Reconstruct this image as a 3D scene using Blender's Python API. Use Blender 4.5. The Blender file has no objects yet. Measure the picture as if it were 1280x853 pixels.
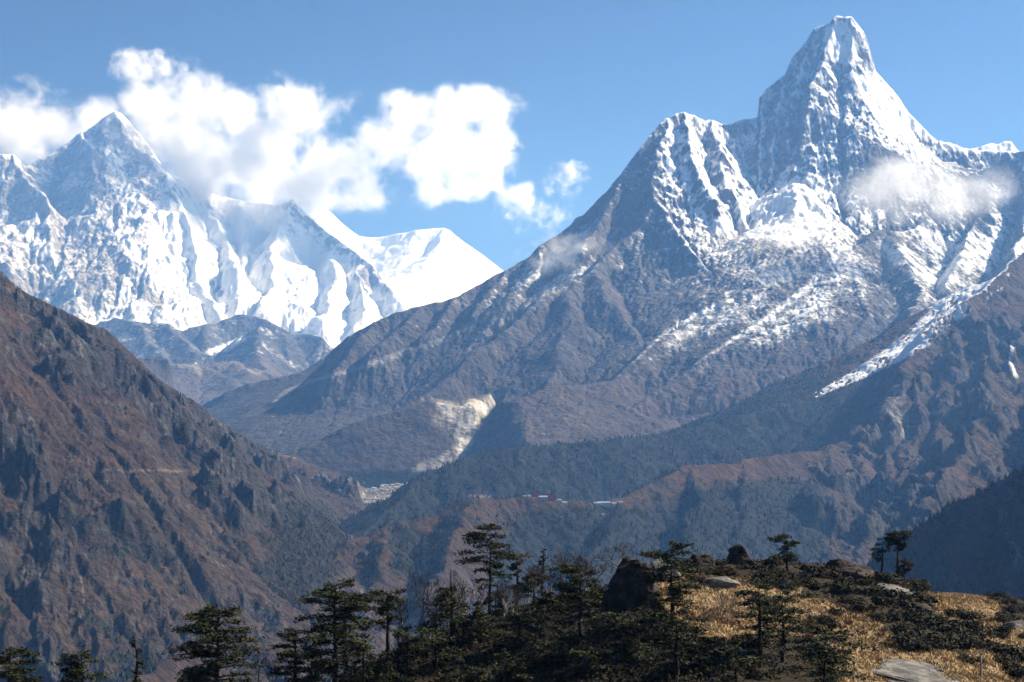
import bpy, math, random, time
import numpy as np
T0 = time.time()
rad = math.radians

# ------------------------------------------------------------------ camera
FPX = 2350.0                      # focal length in pixels of a 1280 px wide picture
CX, CY = 640.0, 620.0             # level line of the view
scene = bpy.context.scene
cam_data = bpy.data.cameras.new("camera")
cam_data.sensor_width = 36.0
cam_data.lens = FPX / 1280.0 * 36.0
cam_data.shift_y = (CY - 426.5) / 1280.0
cam_data.clip_start = 0.5
cam_data.clip_end = 120000.0
cam = bpy.data.objects.new("camera", cam_data)
scene.collection.objects.link(cam)
cam.location = (0, 0, 0)
cam.rotation_euler = (rad(90), 0, 0)
scene.camera = cam

# ------------------------------------------------------------------ light
SUN_EL, SUN_AZ = rad(39.0), rad(73.0)     # azimuth clockwise from the view direction
world = bpy.data.worlds.new("World")
scene.world = world
world.use_nodes = True
wn, wl = world.node_tree.nodes, world.node_tree.links
sky = wn.new("ShaderNodeTexSky")
sky.sky_type = 'NISHITA'
sky.sun_disc = False
sky.sun_elevation = SUN_EL
sky.sun_rotation = SUN_AZ
sky.altitude = 3800
sky.air_density = 0.32
sky.dust_density = 0.0
sky.ozone_density = 6.0
wl.new(sky.outputs[0], wn["Background"].inputs[0])
wn["Background"].inputs[1].default_value = 0.05
sun_data = bpy.data.lights.new("sun", 'SUN')
sun_data.energy = 5.0
sun_data.angle = rad(0.5)
sun_data.color = (1.0, 0.97, 0.93)
sun = bpy.data.objects.new("sun", sun_data)
scene.collection.objects.link(sun)
sun.rotation_euler = (rad(90) - SUN_EL, 0, -SUN_AZ + rad(180))
scene.view_settings.view_transform = 'Standard'
scene.view_settings.look = 'None'
scene.view_settings.exposure = 1.25
scene.view_settings.gamma = 1.0
scene.render.engine = 'CYCLES'
scene.cycles.max_bounces = 6
scene.cycles.diffuse_bounces = 2
scene.cycles.glossy_bounces = 1
scene.cycles.transmission_bounces = 2
scene.cycles.transparent_max_bounces = 8
scene.cycles.volume_bounces = 6
scene.cycles.volume_max_steps = 96
scene.cycles.use_adaptive_sampling = True
scene.cycles.adaptive_threshold = 0.02
scene.cycles.volume_step_rate = 1.0
HAZE_DENSITY = 3.5e-5
HAZE_COLOR = (0.20, 0.46, 1.0, 1)

# ------------------------------------------------------------------ numpy noise
f32 = np.float32
def _h(ix, iy, seed):
    h = (ix.astype(np.uint32) * np.uint32(374761393)) ^ (iy.astype(np.uint32) * np.uint32(668265263)) ^ np.uint32((seed * 2246822519) & 0xffffffff)
    h = (h ^ (h >> np.uint32(13))) * np.uint32(1274126177)
    h = (h ^ (h >> np.uint32(16))) * np.uint32(2654435761)
    return h ^ (h >> np.uint32(15))
def hash01(ix, iy, seed):
    return _h(ix, iy, seed).astype(f32) / f32(4294967296.0)
def perlin(x, y, seed=0):
    xi, yi = np.floor(x).astype(np.int32), np.floor(y).astype(np.int32)
    xf, yf = (x - xi).astype(f32), (y - yi).astype(f32)
    u, v = xf*xf*xf*(xf*(xf*6-15)+10), yf*yf*yf*(yf*(yf*6-15)+10)
    def g(dx, dy):
        a = hash01(xi+dx, yi+dy, seed) * f32(2*math.pi)
        return np.cos(a)*(xf-dx) + np.sin(a)*(yf-dy)
    a = g(0,0); a += u*(g(1,0)-a)
    b = g(0,1); b += u*(g(1,1)-b)
    return (a + v*(b-a)) * f32(1.5)
def fbm(x, y, scale, octaves=4, seed=0, gain=0.5, ridged=False):
    out = np.zeros(np.shape(x), f32); a = 1.0; tot = 0; s = 1.0/scale
    for o in range(octaves):
        n = perlin(x*s + 17.3*o, y*s - 9.1*o, seed+o*31)
        if ridged: n = 1 - 2*np.abs(n)
        out += a*n; tot += a; a *= gain; s *= 2.03
    return out/tot
def sstep(a, b, x):
    t = np.clip((x-a)/(b-a), 0, 1)
    return t*t*(3-2*t)
def gullies(X, Y, gx, gy, cell, octaves=4, seed=5, gain=0.5, branch=0.7, slope_ref=0.7):
    """branching rills that run down the slope (gx, gy): returns a height in about -1..1"""
    out = np.zeros(X.shape, f32)
    hx = np.zeros(X.shape, f32); hy = np.zeros(X.shape, f32)
    a, f, tot = 1.0, 1.0/cell, 0.0
    for o in range(octaves):
        sx, sy = gx + hx*branch, gy + hy*branch
        m = np.sqrt(sx*sx + sy*sy) + 1e-6
        s = np.clip(m/slope_ref, 0, 1)/m*f32(1.7)
        dx, dy = sy*s, -sx*s                     # across the slope
        px, py = X*f + 13.7*o, Y*f + 5.3*o
        xi, yi = np.floor(px).astype(np.int32), np.floor(py).astype(np.int32)
        xf, yf = (px-xi).astype(f32), (py-yi).astype(f32)
        va = np.zeros(X.shape, f32); vs = np.zeros(X.shape, f32); wt = np.zeros(X.shape, f32)
        for i in (-1, 0, 1):
            for j in (-1, 0, 1):
                qx = xf - i - (hash01(xi+i, yi+j, seed+o)-0.0)*f32(0.9)
                qy = yf - j - (hash01(xi+i, yi+j, seed+o+77)-0.0)*f32(0.9)
                w = np.exp(-1.8*(qx*qx+qy*qy)); wt += w
                mag = (qx*dx + qy*dy)*f32(2*math.pi)
                va += np.cos(mag)*w; vs += np.sin(mag)*w
        va /= wt; vs /= wt
        out += va*a
        hx += -vs*dx*a; hy += -vs*dy*a
        tot += a; a *= gain; f *= 2.0
    return out/tot

# ------------------------------------------------------------------ helpers
COL = scene.collection
def P(px, py, Y):
    return ((px-CX)/FPX*Y, Y, (CY-py)/FPX*Y)
def link(o, parent=None):
    COL.objects.link(o)
    if parent is not None: o.parent = parent
    return o
def tag(o, label=None, cat=None, group=None, kind=None):
    if label: o['label'] = label
    if cat: o['category'] = cat
    if group: o['group'] = group
    if kind: o['kind'] = kind
    return o
def mesh_from_arrays(name, co, quads, mat, smooth=True, parent=None):
    me = bpy.data.meshes.new(name)
    co = np.ascontiguousarray(co, f32); quads = np.ascontiguousarray(quads, np.int32)
    n, k = quads.shape
    me.vertices.add(len(co)); me.vertices.foreach_set("co", co.ravel())
    me.loops.add(n*k); me.loops.foreach_set("vertex_index", quads.ravel())
    me.polygons.add(n); me.polygons.foreach_set("loop_start", np.arange(0, n*k, k, dtype=np.int32))
    me.polygons.foreach_set("use_smooth", np.full(n, smooth, bool))
    me.update(calc_edges=True); me.validate()
    if mat: me.materials.append(mat)
    return link(bpy.data.objects.new(name, me), parent)
def add_attr(o, name, arr):
    at = o.data.attributes.new(name, 'FLOAT', 'POINT'); at.data.foreach_set("value", np.ascontiguousarray(arr, f32).ravel())
def add_col(o, name, arr):
    at = o.data.attributes.new(name, 'FLOAT_COLOR', 'POINT')
    a = np.ones((len(arr), 4), f32); a[:, :3] = arr
    at.data.foreach_set("color", a.ravel())

class NT:
    """tiny node-tree writer"""
    def __init__(s, name):
        s.mat = bpy.data.materials.new(name); s.mat.use_nodes = True
        s.t = s.mat.node_tree; s.t.nodes.clear(); s.out = s.t.nodes.new("ShaderNodeOutputMaterial")
    def n(s, typ, _p=None, **inp):
        nd = s.t.nodes.new(typ)
        for k, v in (_p or {}).items(): setattr(nd, k, v)
        for k, v in inp.items():
            key = int(k[1:]) if k[0] == '_' and k[1:].isdigit() else k.replace('_', ' ')
            if hasattr(v, 'is_output'): s.t.links.new(v, nd.inputs[key])
            else: nd.inputs[key].default_value = v
        return nd
    def link(s, a, b): s.t.links.new(a, b)
    def attr(s, name): return s.n("ShaderNodeAttribute", {'attribute_name': name})
    def noise(s, vec, scale, detail=4, rough=0.55): return s.n("ShaderNodeTexNoise", Vector=vec, Scale=scale, Detail=detail, Roughness=rough).outputs[0]
    def math(s, op, a, b=0.0, c=0.0):
        return s.n("ShaderNodeMath", {'operation': op}, _0=a, _1=b, _2=c).outputs[0]
    def mix(s, fac, a, b):
        nd = s.t.nodes.new("ShaderNodeMix"); nd.data_type = 'RGBA'
        for k, v in ((0, fac), (6, a), (7, b)):
            if hasattr(v, 'is_output'): s.t.links.new(v, nd.inputs[k])
            else: nd.inputs[k].default_value = v
        return nd.outputs[2]
    def ramp(s, fac, lo, hi):
        nd = s.n("ShaderNodeMapRange", {'interpolation_type': 'SMOOTHSTEP'}, _0=fac, _1=lo, _2=hi); return nd.outputs[0]

def terrain_material(name, grain, bump_size, bump=0.6, snow_soft=0.25):
    """rock, turf and wood colours come from the survey of the slope; snow settles where 'snow' says, broken up by fine noise"""
    m = NT(name)
    pos = m.n("ShaderNodeNewGeometry").outputs["Position"]
    col = m.attr("col").outputs["Color"]; sn = m.attr("snow").outputs["Fac"]
    n1 = m.noise(pos, 1.0/grain, 5, 0.62)
    n2 = m.noise(pos, 1.0/(grain*6), 5, 0.6)
    v = m.math('ADD', m.math('MULTIPLY', n1, 1.1), m.math('MULTIPLY', n2, 0.7))      # about 0.9
    v = m.math('MULTIPLY', v, 1.11)
    vv = m.math('MAXIMUM', m.math('MULTIPLY_ADD', m.math('SUBTRACT', v, 1.0), 1.7, 1.0), 0.25)
    rock = m.n("ShaderNodeVectorMath", {'operation': 'MULTIPLY'}, _0=col, _1=m.math('MULTIPLY', vv, 0.58)).outputs[0]
    thr = m.math('ADD', sn, m.math('MULTIPLY', m.math('SUBTRACT', n1, 0.5), 0.9))
    sf = m.ramp(thr, 0.5-snow_soft, 0.5+snow_soft)
    c = m.mix(sf, rock, (0.82, 0.83, 0.85, 1))
    bs = m.n("ShaderNodeBsdfPrincipled", Base_Color=c, Roughness=0.9)
    bs.inputs["Specular IOR Level"].default_value = 0.1
    h = m.math('ADD', m.noise(pos, 1.0/bump_size, 6, 0.65), m.math('MULTIPLY', m.noise(pos, 0.25/bump_size, 3, 0.5), 1.5))
    st = m.math('MULTIPLY_ADD', sf, -0.55*bump, bump)
    bp = m.n("ShaderNodeBump", Height=h, Strength=st, Distance=bump_size*1.2)
    m.link(bp.outputs[0], bs.inputs["Normal"]); m.link(bs.outputs[0], m.out.inputs[0])
    return m.mat

# ------------------------------------------------------------------ mountain builder
def columns(step=1.35, lo=-70, hi=1350, far_lo=-600, far_hi=1900):
    lo, hi = max(lo, far_lo), min(hi, far_hi)
    mid = np.arange(lo, hi, step)
    left, right = [], []
    x, s = lo, step
    while x > far_lo: s = min(s*1.12, 40); x -= s; left.append(x)
    x, s = hi, step
    while x < far_hi: s = min(s*1.12, 40); x += s; right.append(x)
    return np.array(left[::-1] + list(mid) + right, f32)

def ridge_field(X, Y, ridges, floor=-900.0):
    H = np.zeros(X.shape, f32)+floor; D = np.full(X.shape, 1e6, f32)
    for r in ridges:
        pts = [P(*p) for p in r['pts']]
        k, kf, L, side = r.get('k', 1.0), r.get('kf', 0.5), r.get('L', 1500.0), r.get('side', 0.0)
        for (ax, ay, az), (bx, by, bz) in zip(pts[:-1], pts[1:]):
            vx, vy = bx-ax, by-ay; l2 = vx*vx+vy*vy+1e-6
            t = np.clip(((X-ax)*vx + (Y-ay)*vy)/l2, 0, 1)
            ex, ey = X-(ax+t*vx), Y-(ay+t*vy)
            d = np.sqrt(ex*ex+ey*ey)
            kk = k
            if side:
                sgn = (vx*ey - vy*ex)/(math.sqrt(l2)*(d+1.0))     # + on the left of the direction of travel
                kk = k*(1 + side*sgn)
            h = az + t*(bz-az) - (kf*d + (kk-kf)*L*(1-np.exp(-d/L)))
            up = h > H
            H = np.where(up, h, H); D = np.where(up, d, D)
    return H.astype(f32), D.astype(f32)

def grad(H, X, Y, u, rows):
    # X = (u-CX)/F*Y : H(u, Y) -> dH/dx, dH/dy
    Hu = np.gradient(H, u, axis=1); Hr = np.gradient(H, rows, axis=0)
    hx = Hu*FPX/Y
    hy = Hr - hx*((u[None, :]-CX)/FPX)
    return hx.astype(f32), hy.astype(f32)

def erode(H, dx, iters, K, m=0.45, talus=1.6, diff=0.0):
    """running water: each pass finds where every cell drains, adds up the flow and cuts the channels down"""
    nr, nc = H.shape; N = nr*nc
    H = H.astype(np.float64); idx = np.arange(N).reshape(nr, nc)
    nb = [(-1,-1),(-1,0),(-1,1),(0,-1),(0,1),(1,-1),(1,0),(1,1)]
    A = None
    for it in range(iters):
        best = np.zeros((nr, nc)); rec = idx.copy(); dist = np.full((nr, nc), dx)
        for dy, dxx in nb:
            d = dx*math.hypot(dy, dxx)
            ys, yd = slice(max(0,-dy), nr-max(0,dy)), slice(max(0,dy), nr-max(0,-dy))
            xs, xd = slice(max(0,-dxx), nc-max(0,dxx)), slice(max(0,dxx), nc-max(0,-dxx))
            sl = (H[ys, xs]-H[yd, xd])/d
            b = best[ys, xs]; up = sl > b
            b[up] = sl[up]; rec[ys, xs][up] = idx[yd, xd][up]; dist[ys, xs][up] = d
        order = np.argsort(-H.ravel(), kind='stable').tolist()
        r = rec.ravel().tolist(); A = [1.0]*N
        for i in order:
            j = r[i]
            if j != i: A[j] += A[i]
        F = (K*(np.array(A)*dx*dx)**m/dist.ravel()).tolist()
        h = H.ravel().tolist()
        for i in reversed(order):
            j = r[i]
            if j != i:
                f = F[i]; h[i] = (h[i]+f*h[j])/(1+f)
        H = np.array(h).reshape(nr, nc)
        for _ in range(2):                       # slopes steeper than the rock can stand slide down
            M = H.copy()
            for dy, dxx in nb:
                d = dx*math.hypot(dy, dxx)
                ys, yd = slice(max(0,-dy), nr-max(0,dy)), slice(max(0,dy), nr-max(0,-dy))
                xs, xd = slice(max(0,-dxx), nc-max(0,dxx)), slice(max(0,dxx), nc-max(0,-dxx))
                M[ys, xs] = np.minimum(M[ys, xs], H[yd, xd]+talus*d)
            H = 0.5*H+0.5*M
        if diff:
            Q = np.pad(H, 1, mode='edge'); H = H + diff*(Q[:-2,1:-1]+Q[2:,1:-1]+Q[1:-1,:-2]+Q[1:-1,2:]-4*H)
    return H.astype(f32), np.array(A, f32).reshape(nr, nc)
def grid_sample(G, x0, y0, dx, X, Y):
    """smooth (cubic) look-up"""
    def w(t):
        return ((-0.5*t+1.0)*t-0.5)*t, (1.5*t-2.5)*t*t+1.0, ((-1.5*t+2.0)*t+0.5)*t, (0.5*t-0.5)*t*t
    fx, fy = (X-x0)/dx, (Y-y0)/dx
    nr, nc = G.shape
    fx = np.clip(fx, 0, nc-1.001); fy = np.clip(fy, 0, nr-1.001)
    ix, iy = fx.astype(np.int32), fy.astype(np.int32)
    wx, wy = w((fx-ix).astype(f32)), w((fy-iy).astype(f32))
    out = np.zeros(X.shape, f32)
    for b in range(4):
        yy = np.clip(iy+b-1, 0, nr-1); row = np.zeros(X.shape, f32)
        for a in range(4): row += wx[a]*G[yy, np.clip(ix+a-1, 0, nc-1)]
        out += wy[b]*row
    return out

class Mountain:
    def __init__(s, name, rows, ridges, step=1.35, floor=-900, far=(-600, 1900), smooth_max=0):
        s.name = name
        s.u = columns(step, far_lo=far[0], far_hi=far[1]); s.rows = rows.astype(f32)
        s.Y = np.repeat(s.rows[:, None], len(s.u), 1)
        s.X = ((s.u[None, :]-CX)/FPX*s.Y).astype(f32)
        s.floor = floor; s.ridges = ridges
        s.low = floor(np.zeros(1), s.rows[:1])[0] if callable(floor) else floor
    def raise_(s, warp, warp_scale, seed, g_cell, g_amp, f_amp, f_scale, g_oct=4, crest=60.0, g_gain=0.5, slope_ref=0.7, ridged=True, box=None, cell=14.0, iters=8, K=0.05, talus=1.7, m=0.45, diff=0.02, rough=0.0, calm=None):
        X, Y = s.X, s.Y
        # the massif as a skeleton of ridges on a square grid, cut by running water
        x0, x1, y0, y1 = box
        gx = np.arange(x0, x1, cell).astype(f32); gy = np.arange(y0, y1, cell).astype(f32)
        GX, GY = np.meshgrid(gx, gy)
        wx = fbm(GX, GY, warp_scale, 4, seed)*warp; wy = fbm(GX, GY, warp_scale, 4, seed+9)*warp
        fl = s.floor(GX, GY) if callable(s.floor) else s.floor
        G, D = ridge_field(GX+wx, GY+wy, s.ridges, fl)
        qy, qx = np.gradient(G, cell); steep0 = np.clip(np.hypot(qx, qy)/0.7, 0.05, 1)
        G += fbm(GX, GY, warp_scale*0.6, 5, seed+21)*rough*steep0
        G0 = G
        G, A = erode(G, cell, iters, K, m, talus, diff)
        if calm:                                   # lower slopes are mantled with scree and turf: fewer cuts
            q = sstep(calm[0], calm[1], G0)*(1-calm[2])+calm[2]
            Q = G0
            for _ in range(6):
                Z = np.pad(Q, 1, mode='edge'); Q = 0.5*Q+0.125*(Z[:-2,1:-1]+Z[2:,1:-1]+Z[1:-1,:-2]+Z[1:-1,2:])
            G = (Q+(G-Q)*q).astype(f32)
        jx = fbm(X, Y, cell*5, 3, seed+81)*cell*1.2; jy = fbm(X, Y, cell*5, 3, seed+82)*cell*1.2
        H = grid_sample(G, x0, y0, cell, X+jx, Y+jy)
        s.flow = grid_sample(np.log2(A), x0, y0, cell, X+jx, Y+jy)
        D = grid_sample(D, x0, y0, cell, X, Y)
        fade = np.clip(D/(np.abs(D)+crest), 0, 1).astype(f32)
        qx, qy = grad(H, X, Y, s.u, s.rows); st = np.clip(np.hypot(qx, qy)/0.8, 0.12, 1.0)
        fade = fade*st
        g = 0
        if g_amp:
            gx_, gy_ = grad(H, X, Y, s.u, s.rows)
            g = gullies(X, Y, gx_, gy_, g_cell, g_oct, seed+3, gain=g_gain, slope_ref=slope_ref)
            H = H + g*g_amp*(0.3*st+0.7*fade)
        s.g = g
        H += fbm(X, Y, f_scale, 6, seed+50, gain=0.55, ridged=ridged)*f_amp*(0.3*st+0.7*fade)
        s.H, s.D = H, D
    def match(s, sky, jag=0.0):
        """set the skyline: shift each column of the massif by the small error of its crest"""
        sx = np.array([p[0] for p in sky], f32); sy = np.array([p[1] for p in sky], f32)
        fl = s.low
        for it in range(5):
            V = CY - s.H*FPX/s.Y
            k = np.argmin(V, axis=0); cols = np.arange(len(s.u))
            tgt = np.interp(s.u, sx, sy)
            if jag: tgt = tgt + jag*fbm(s.u, s.u*0+3.3, 11.0, 4, 777, gain=0.7)*2.0
            dz = (V[k, cols]-tgt)/FPX*s.Y[k, cols]
            inside = sstep(sx[0]-30, sx[0], s.u)*(1-sstep(sx[-1], sx[-1]+30, s.u))
            dz = dz*inside
            zc = s.H[k, cols]
            # the broad part of the error lifts the whole massif, the fine part only the crest itself
            n = 22; ker = np.exp(-0.5*(np.arange(-3*n, 3*n+1)/n)**2); ker /= ker.sum()
            broad = np.convolve(np.pad(dz, 3*n, mode='edge'), ker, 'valid')
            w = sstep(0, 1, np.clip((s.H - fl)/(zc-fl+1), 0, 1))**2
            wf = np.exp(-np.abs(s.Y - s.Y[k, cols][None, :])/(0.008*s.Y))
            s.H += (broad[None, :]*w + (dz-broad)[None, :]*wf).astype(f32)
    def derive(s):
        s.gx, s.gy = grad(s.H, s.X, s.Y, s.u, s.rows)
        s.slope = np.sqrt(s.gx**2+s.gy**2)
        s.V = CY - s.H*FPX/s.Y
        s.U = np.repeat(s.u[None, :], len(s.rows), 0)
        nz = 1/np.sqrt(1+s.slope**2)
        s.right = -s.gx*nz                    # + faces the right of the picture
        s.front = s.gy*nz                     # + faces the camera
    def build(s, mat, snow, col, label, cat):
        nr, nc = s.X.shape
        co = np.stack([s.X, s.Y, s.H], -1).reshape(-1, 3)
        idx = np.arange(nr*nc, dtype=np.int32).reshape(nr, nc)
        q = np.stack([idx[:-1, :-1], idx[:-1, 1:], idx[1:, 1:], idx[1:, :-1]], -1).reshape(-1, 4)
        o = mesh_from_arrays(s.name, co, q, mat)
        add_attr(o, "snow", snow); add_col(o, "col", col.reshape(-1, 3))
        tag(o, label, cat, kind='structure')
        s.obj = o
        print(s.name, nr, nc, "%.1fs" % (time.time()-T0))
        return o
    def sample(s, x, y):
        """height of the slope at world x, y"""
        x = np.asarray(x, float); y = np.asarray(y, float)
        uu = x/y*FPX+CX
        fi = np.interp(uu, s.u, np.arange(len(s.u))); fr = np.interp(y, s.rows, np.arange(len(s.rows)))
        i, r = np.clip(fi.astype(int), 0, len(s.u)-2), np.clip(fr.astype(int), 0, len(s.rows)-2)
        a, b = fi-i, fr-r
        H = s.H
        return (H[r, i]*(1-a)+H[r, i+1]*a)*(1-b) + (H[r+1, i]*(1-a)+H[r+1, i+1]*a)*b
    def visible_row(s, px, py):
        """first row, seen from the viewpoint, whose slope shows at px, py"""
        c = int(np.argmin(np.abs(s.u-px)))
        v = s.V[:, c]; k = np.nonzero(v <= py)[0]
        return None if len(k) == 0 else float(s.rows[k[0]])

def poly_mask(U, V, pts, soft=6.0):
    """1 inside a closed outline, with a soft edge"""
    inside = np.zeros(U.shape, bool); dmin = np.full(U.shape, 1e6, f32)
    n = len(pts)
    for i in range(n):
        x1, y1 = pts[i]; x2, y2 = pts[(i+1) % n]
        c = ((y1 > V) != (y2 > V)) & (U < (x2-x1)*(V-y1)/((y2-y1) if y2 != y1 else 1e-6)+x1)
        inside ^= c
        vx, vy = x2-x1, y2-y1; l2 = vx*vx+vy*vy+1e-6
        t = np.clip(((U-x1)*vx+(V-y1)*vy)/l2, 0, 1)
        dmin = np.minimum(dmin, np.hypot(U-(x1+t*vx), V-(y1+t*vy)))
    sd = np.where(inside, dmin, -dmin)
    return sstep(-soft, soft, sd).astype(f32)
def stroke_mask(U, V, pts, width):
    """pts: (x, y) or (x, y, width); 1 on the line fading to 0 at the width"""
    out = np.zeros(U.shape, f32)
    for p, q in zip(pts[:-1], pts[1:]):
        w1 = p[2] if len(p) > 2 else width; w2 = q[2] if len(q) > 2 else width
        vx, vy = q[0]-p[0], q[1]-p[1]; l2 = vx*vx+vy*vy+1e-6
        t = np.clip(((U-p[0])*vx+(V-p[1])*vy)/l2, 0, 1)
        d = np.hypot(U-(p[0]+t*vx), V-(p[1]+t*vy))
        out = np.maximum(out, 1-np.clip(d/(w1+(w2-w1)*t), 0, 1))
    return out
def lerp3(c, colr, m):
    return c + (np.array(colr, f32)-c)*m[..., None]

# ================================================================== THE MOUNTAINS
def rows_of(*segs):
    """segs: (from, to, step) ..."""
    out = []
    for a, b, st in segs: out.append(np.arange(a, b, st))
    return np.concatenate(out)
DETAIL = 1.0
ROCK = (0.13, 0.12, 0.112); PALE = (0.40, 0.36, 0.30); TURF = (0.072, 0.044, 0.029); RUST = (0.115, 0.058, 0.030); SCRUB = (0.024, 0.026, 0.019); WOOD = (0.016, 0.022, 0.017)

# ---- the great snow wall on the left, far away
def build_snow_wall():
    sky_l = [(-80,235),(-40,205),(0,193),(17,193),(32,208),(48,200),(64,192),(80,182),(97,168),(108,162),(118,157),(128,149),(136,142),(144,139),(152,142),(160,150),(175,168),(186,182),(196,197),(206,210),(215,218),(228,223),(240,224),(247,222),(256,236),(272,246),(290,248),(310,252),(330,254),(345,256),(356,254),(365,249),(372,256),(382,266),(397,280),(412,292),(430,305),(448,318),(465,330),(472,342),(480,350),(500,372),(520,395)]
    R = [dict(pts=[(-400,330,19000),(-80,235,19500),(0,193,20000),(32,208,20200),(64,192,20500),(97,168,20800),(128,149,21000),(144,139,21000),(160,150,21000),(196,197,21000),(240,226,21000),(290,248,20900),(345,256,20700),(365,250,20500),(397,280,20300),(430,305,20000),(465,330,19700),(480,350,19400),(520,395,18900),(600,450,18500)], k=1.8, kf=0.86, L=700)]
    rib = lambda pts, k=1.3: R.append(dict(pts=pts, k=k, kf=0.75, L=500))
    rib([(144,139,21000),(165,165,20700),(190,205,20300),(215,235,19950),(235,290,19400),(255,340,18900),(275,400,18200)])
    rib([(97,168,20800),(115,190,20500),(132,230,20050),(150,270,19600),(185,325,19000),(215,365,18500)])
    rib([(17,193,20050),(40,240,19600),(66,285,19200),(95,335,18700),(120,385,18200)])
    rib([(247,222,20900),(254,252,20350),(270,275,20000),(290,300,19600),(305,335,19000)])
    rib([(365,250,20500),(352,285,19900),(343,325,19300),(330,380,18600)])
    rib([(430,305,20000),(412,350,19300),(400,395,18600)])
    rib([(-60,240,19500),(-20,290,19000),(20,340,18500)])
    rib([(300,252,20800),(305,285,20100),(318,330,19400)])
    rib([(450,322,19900),(455,360,19200),(445,400,18600)])
    m = Mountain("snow_wall_mountain", rows_of((15500,17200,40),(17200,21400,11/DETAIL),(21400,22600,60)), R, step=1.4, floor=lambda x, y: 1000+np.clip((y-17000)*0.25, 0, 900), far=(-300, 900))
    m.raise_(warp=230, warp_scale=800, seed=11, g_cell=520, g_amp=40, f_amp=26, f_scale=300, crest=120, box=(-8000,1500,15500,22600), cell=24, iters=8, K=0.03, talus=2.2, rough=120)
    m.match(sky_l, 0.9); m.derive()
    U, V, X, Y, H = m.U, m.V, m.X, m.Y, m.H
    nz = fbm(X, Y, 420, 5, 71); nf = fbm(X, Y+H, 130, 4, 72)
    steep = m.slope
    snow = 0.97 - 0.42*sstep(1.2, 2.3, steep) + 0.35*nz + 0.22*nf + 0.16*np.clip(m.g, -1, 1)*-1
    left = poly_mask(U, V, [(-80,190),(60,195),(145,150),(200,200),(215,250),(190,330),(120,400),(-80,400)], 25)
    snow -= left*(0.42 + 0.35*sstep(-0.1, 0.45, nz))
    snow -= 0.25*poly_mask(U, V, [(60,300),(140,300),(210,350),(240,420),(60,400)], 15)*sstep(-0.2, 0.3, nf)
    snow += 0.4*poly_mask(U, V, [(170,260),(330,270),(420,340),(380,400),(220,390)], 25)
    snow += 0.35*stroke_mask(U, V, [(0,262),(60,320),(100,370)], 16) + 0.4*stroke_mask(U, V, [(132,182),(150,215),(160,250)], 14) + 0.3*stroke_mask(U, V, [(145,285),(200,350)], 18)
    snow -= 0.8*stroke_mask(U, V, [(358,252),(372,262),(400,288),(440,318),(465,342),(480,356)], 17)*sstep(-0.3, 0.2, nf)
    snow -= 0.45*stroke_mask(U, V, [(365,300),(360,345),(375,365)], 22)*sstep(-0.2, 0.2, nf)
    snow -= 0.5*stroke_mask(U, V, [(247,225),(258,255),(285,285)], 16)
    for a in ([(105,348),(115,368)], [(178,362),(198,380)], [(262,354),(275,366)], [(455,345),(462,352)]): snow -= 0.9*stroke_mask(U, V, a, 14)
    snow = np.clip(snow, 0, 1)
    col = np.empty(X.shape+(3,), f32); col[:] = (0.42, 0.39, 0.37)
    col *= (1+0.35*nf)[..., None]
    return m.build(terrain_material("snow_wall_rock", 45, 60, 0.7), snow, col, "long white snow wall with a sharp grey summit under drifting cloud", "mountain")

# ---- smooth white dome behind it
def build_snow_dome():
    sky_l = [(330,285),(375,272),(391,263),(400,260),(406,261),(416,268),(425,277),(438,288),(448,295),(462,297),(472,297),(485,295),(497,292),(508,291),(518,288),(530,287),(540,286),(555,285),(562,288),(570,295),(579,302),(592,311),(605,320),(628,338),(660,362),(720,405)]
    R = [dict(pts=[(330,285,25000),(391,263,25000),(406,261,25000),(448,295,24800),(485,295,24700),(520,288,24500),(555,285,24500),(579,302,24400),(628,338,24000),(720,405,23500)], k=0.9, kf=0.6, L=1500)]
    R.append(dict(pts=[(555,285,24500),(545,310,23900),(520,345,23200)], k=0.7, kf=0.5, L=600))
    m = Mountain("snow_dome_mountain", rows_of((22300,25100,22),(25100,26500,100)), R, step=1.8, floor=1200, far=(0, 1100))
    m.raise_(warp=90, warp_scale=900, seed=23, g_cell=700, g_amp=24, f_amp=20, f_scale=400, crest=150, box=(-5500,2500,22200,26500), cell=40, iters=4, K=0.02, talus=1.2, rough=20)
    m.match(sky_l); m.derive()
    nf = fbm(m.X, m.Y, 160, 4, 3)
    snow = 0.95 - 0.6*stroke_mask(m.U, m.V, [(540,308),(565,312),(578,305)], 11)*sstep(-0.2, 0.3, nf)
    col = np.empty(m.X.shape+(3,), f32); col[:] = (0.2, 0.19, 0.18)
    return m.build(terrain_material("snow_dome_snow", 60, 80, 0.35), snow, col, "smooth rounded snow dome behind the end of the snow wall", "mountain")

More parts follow.
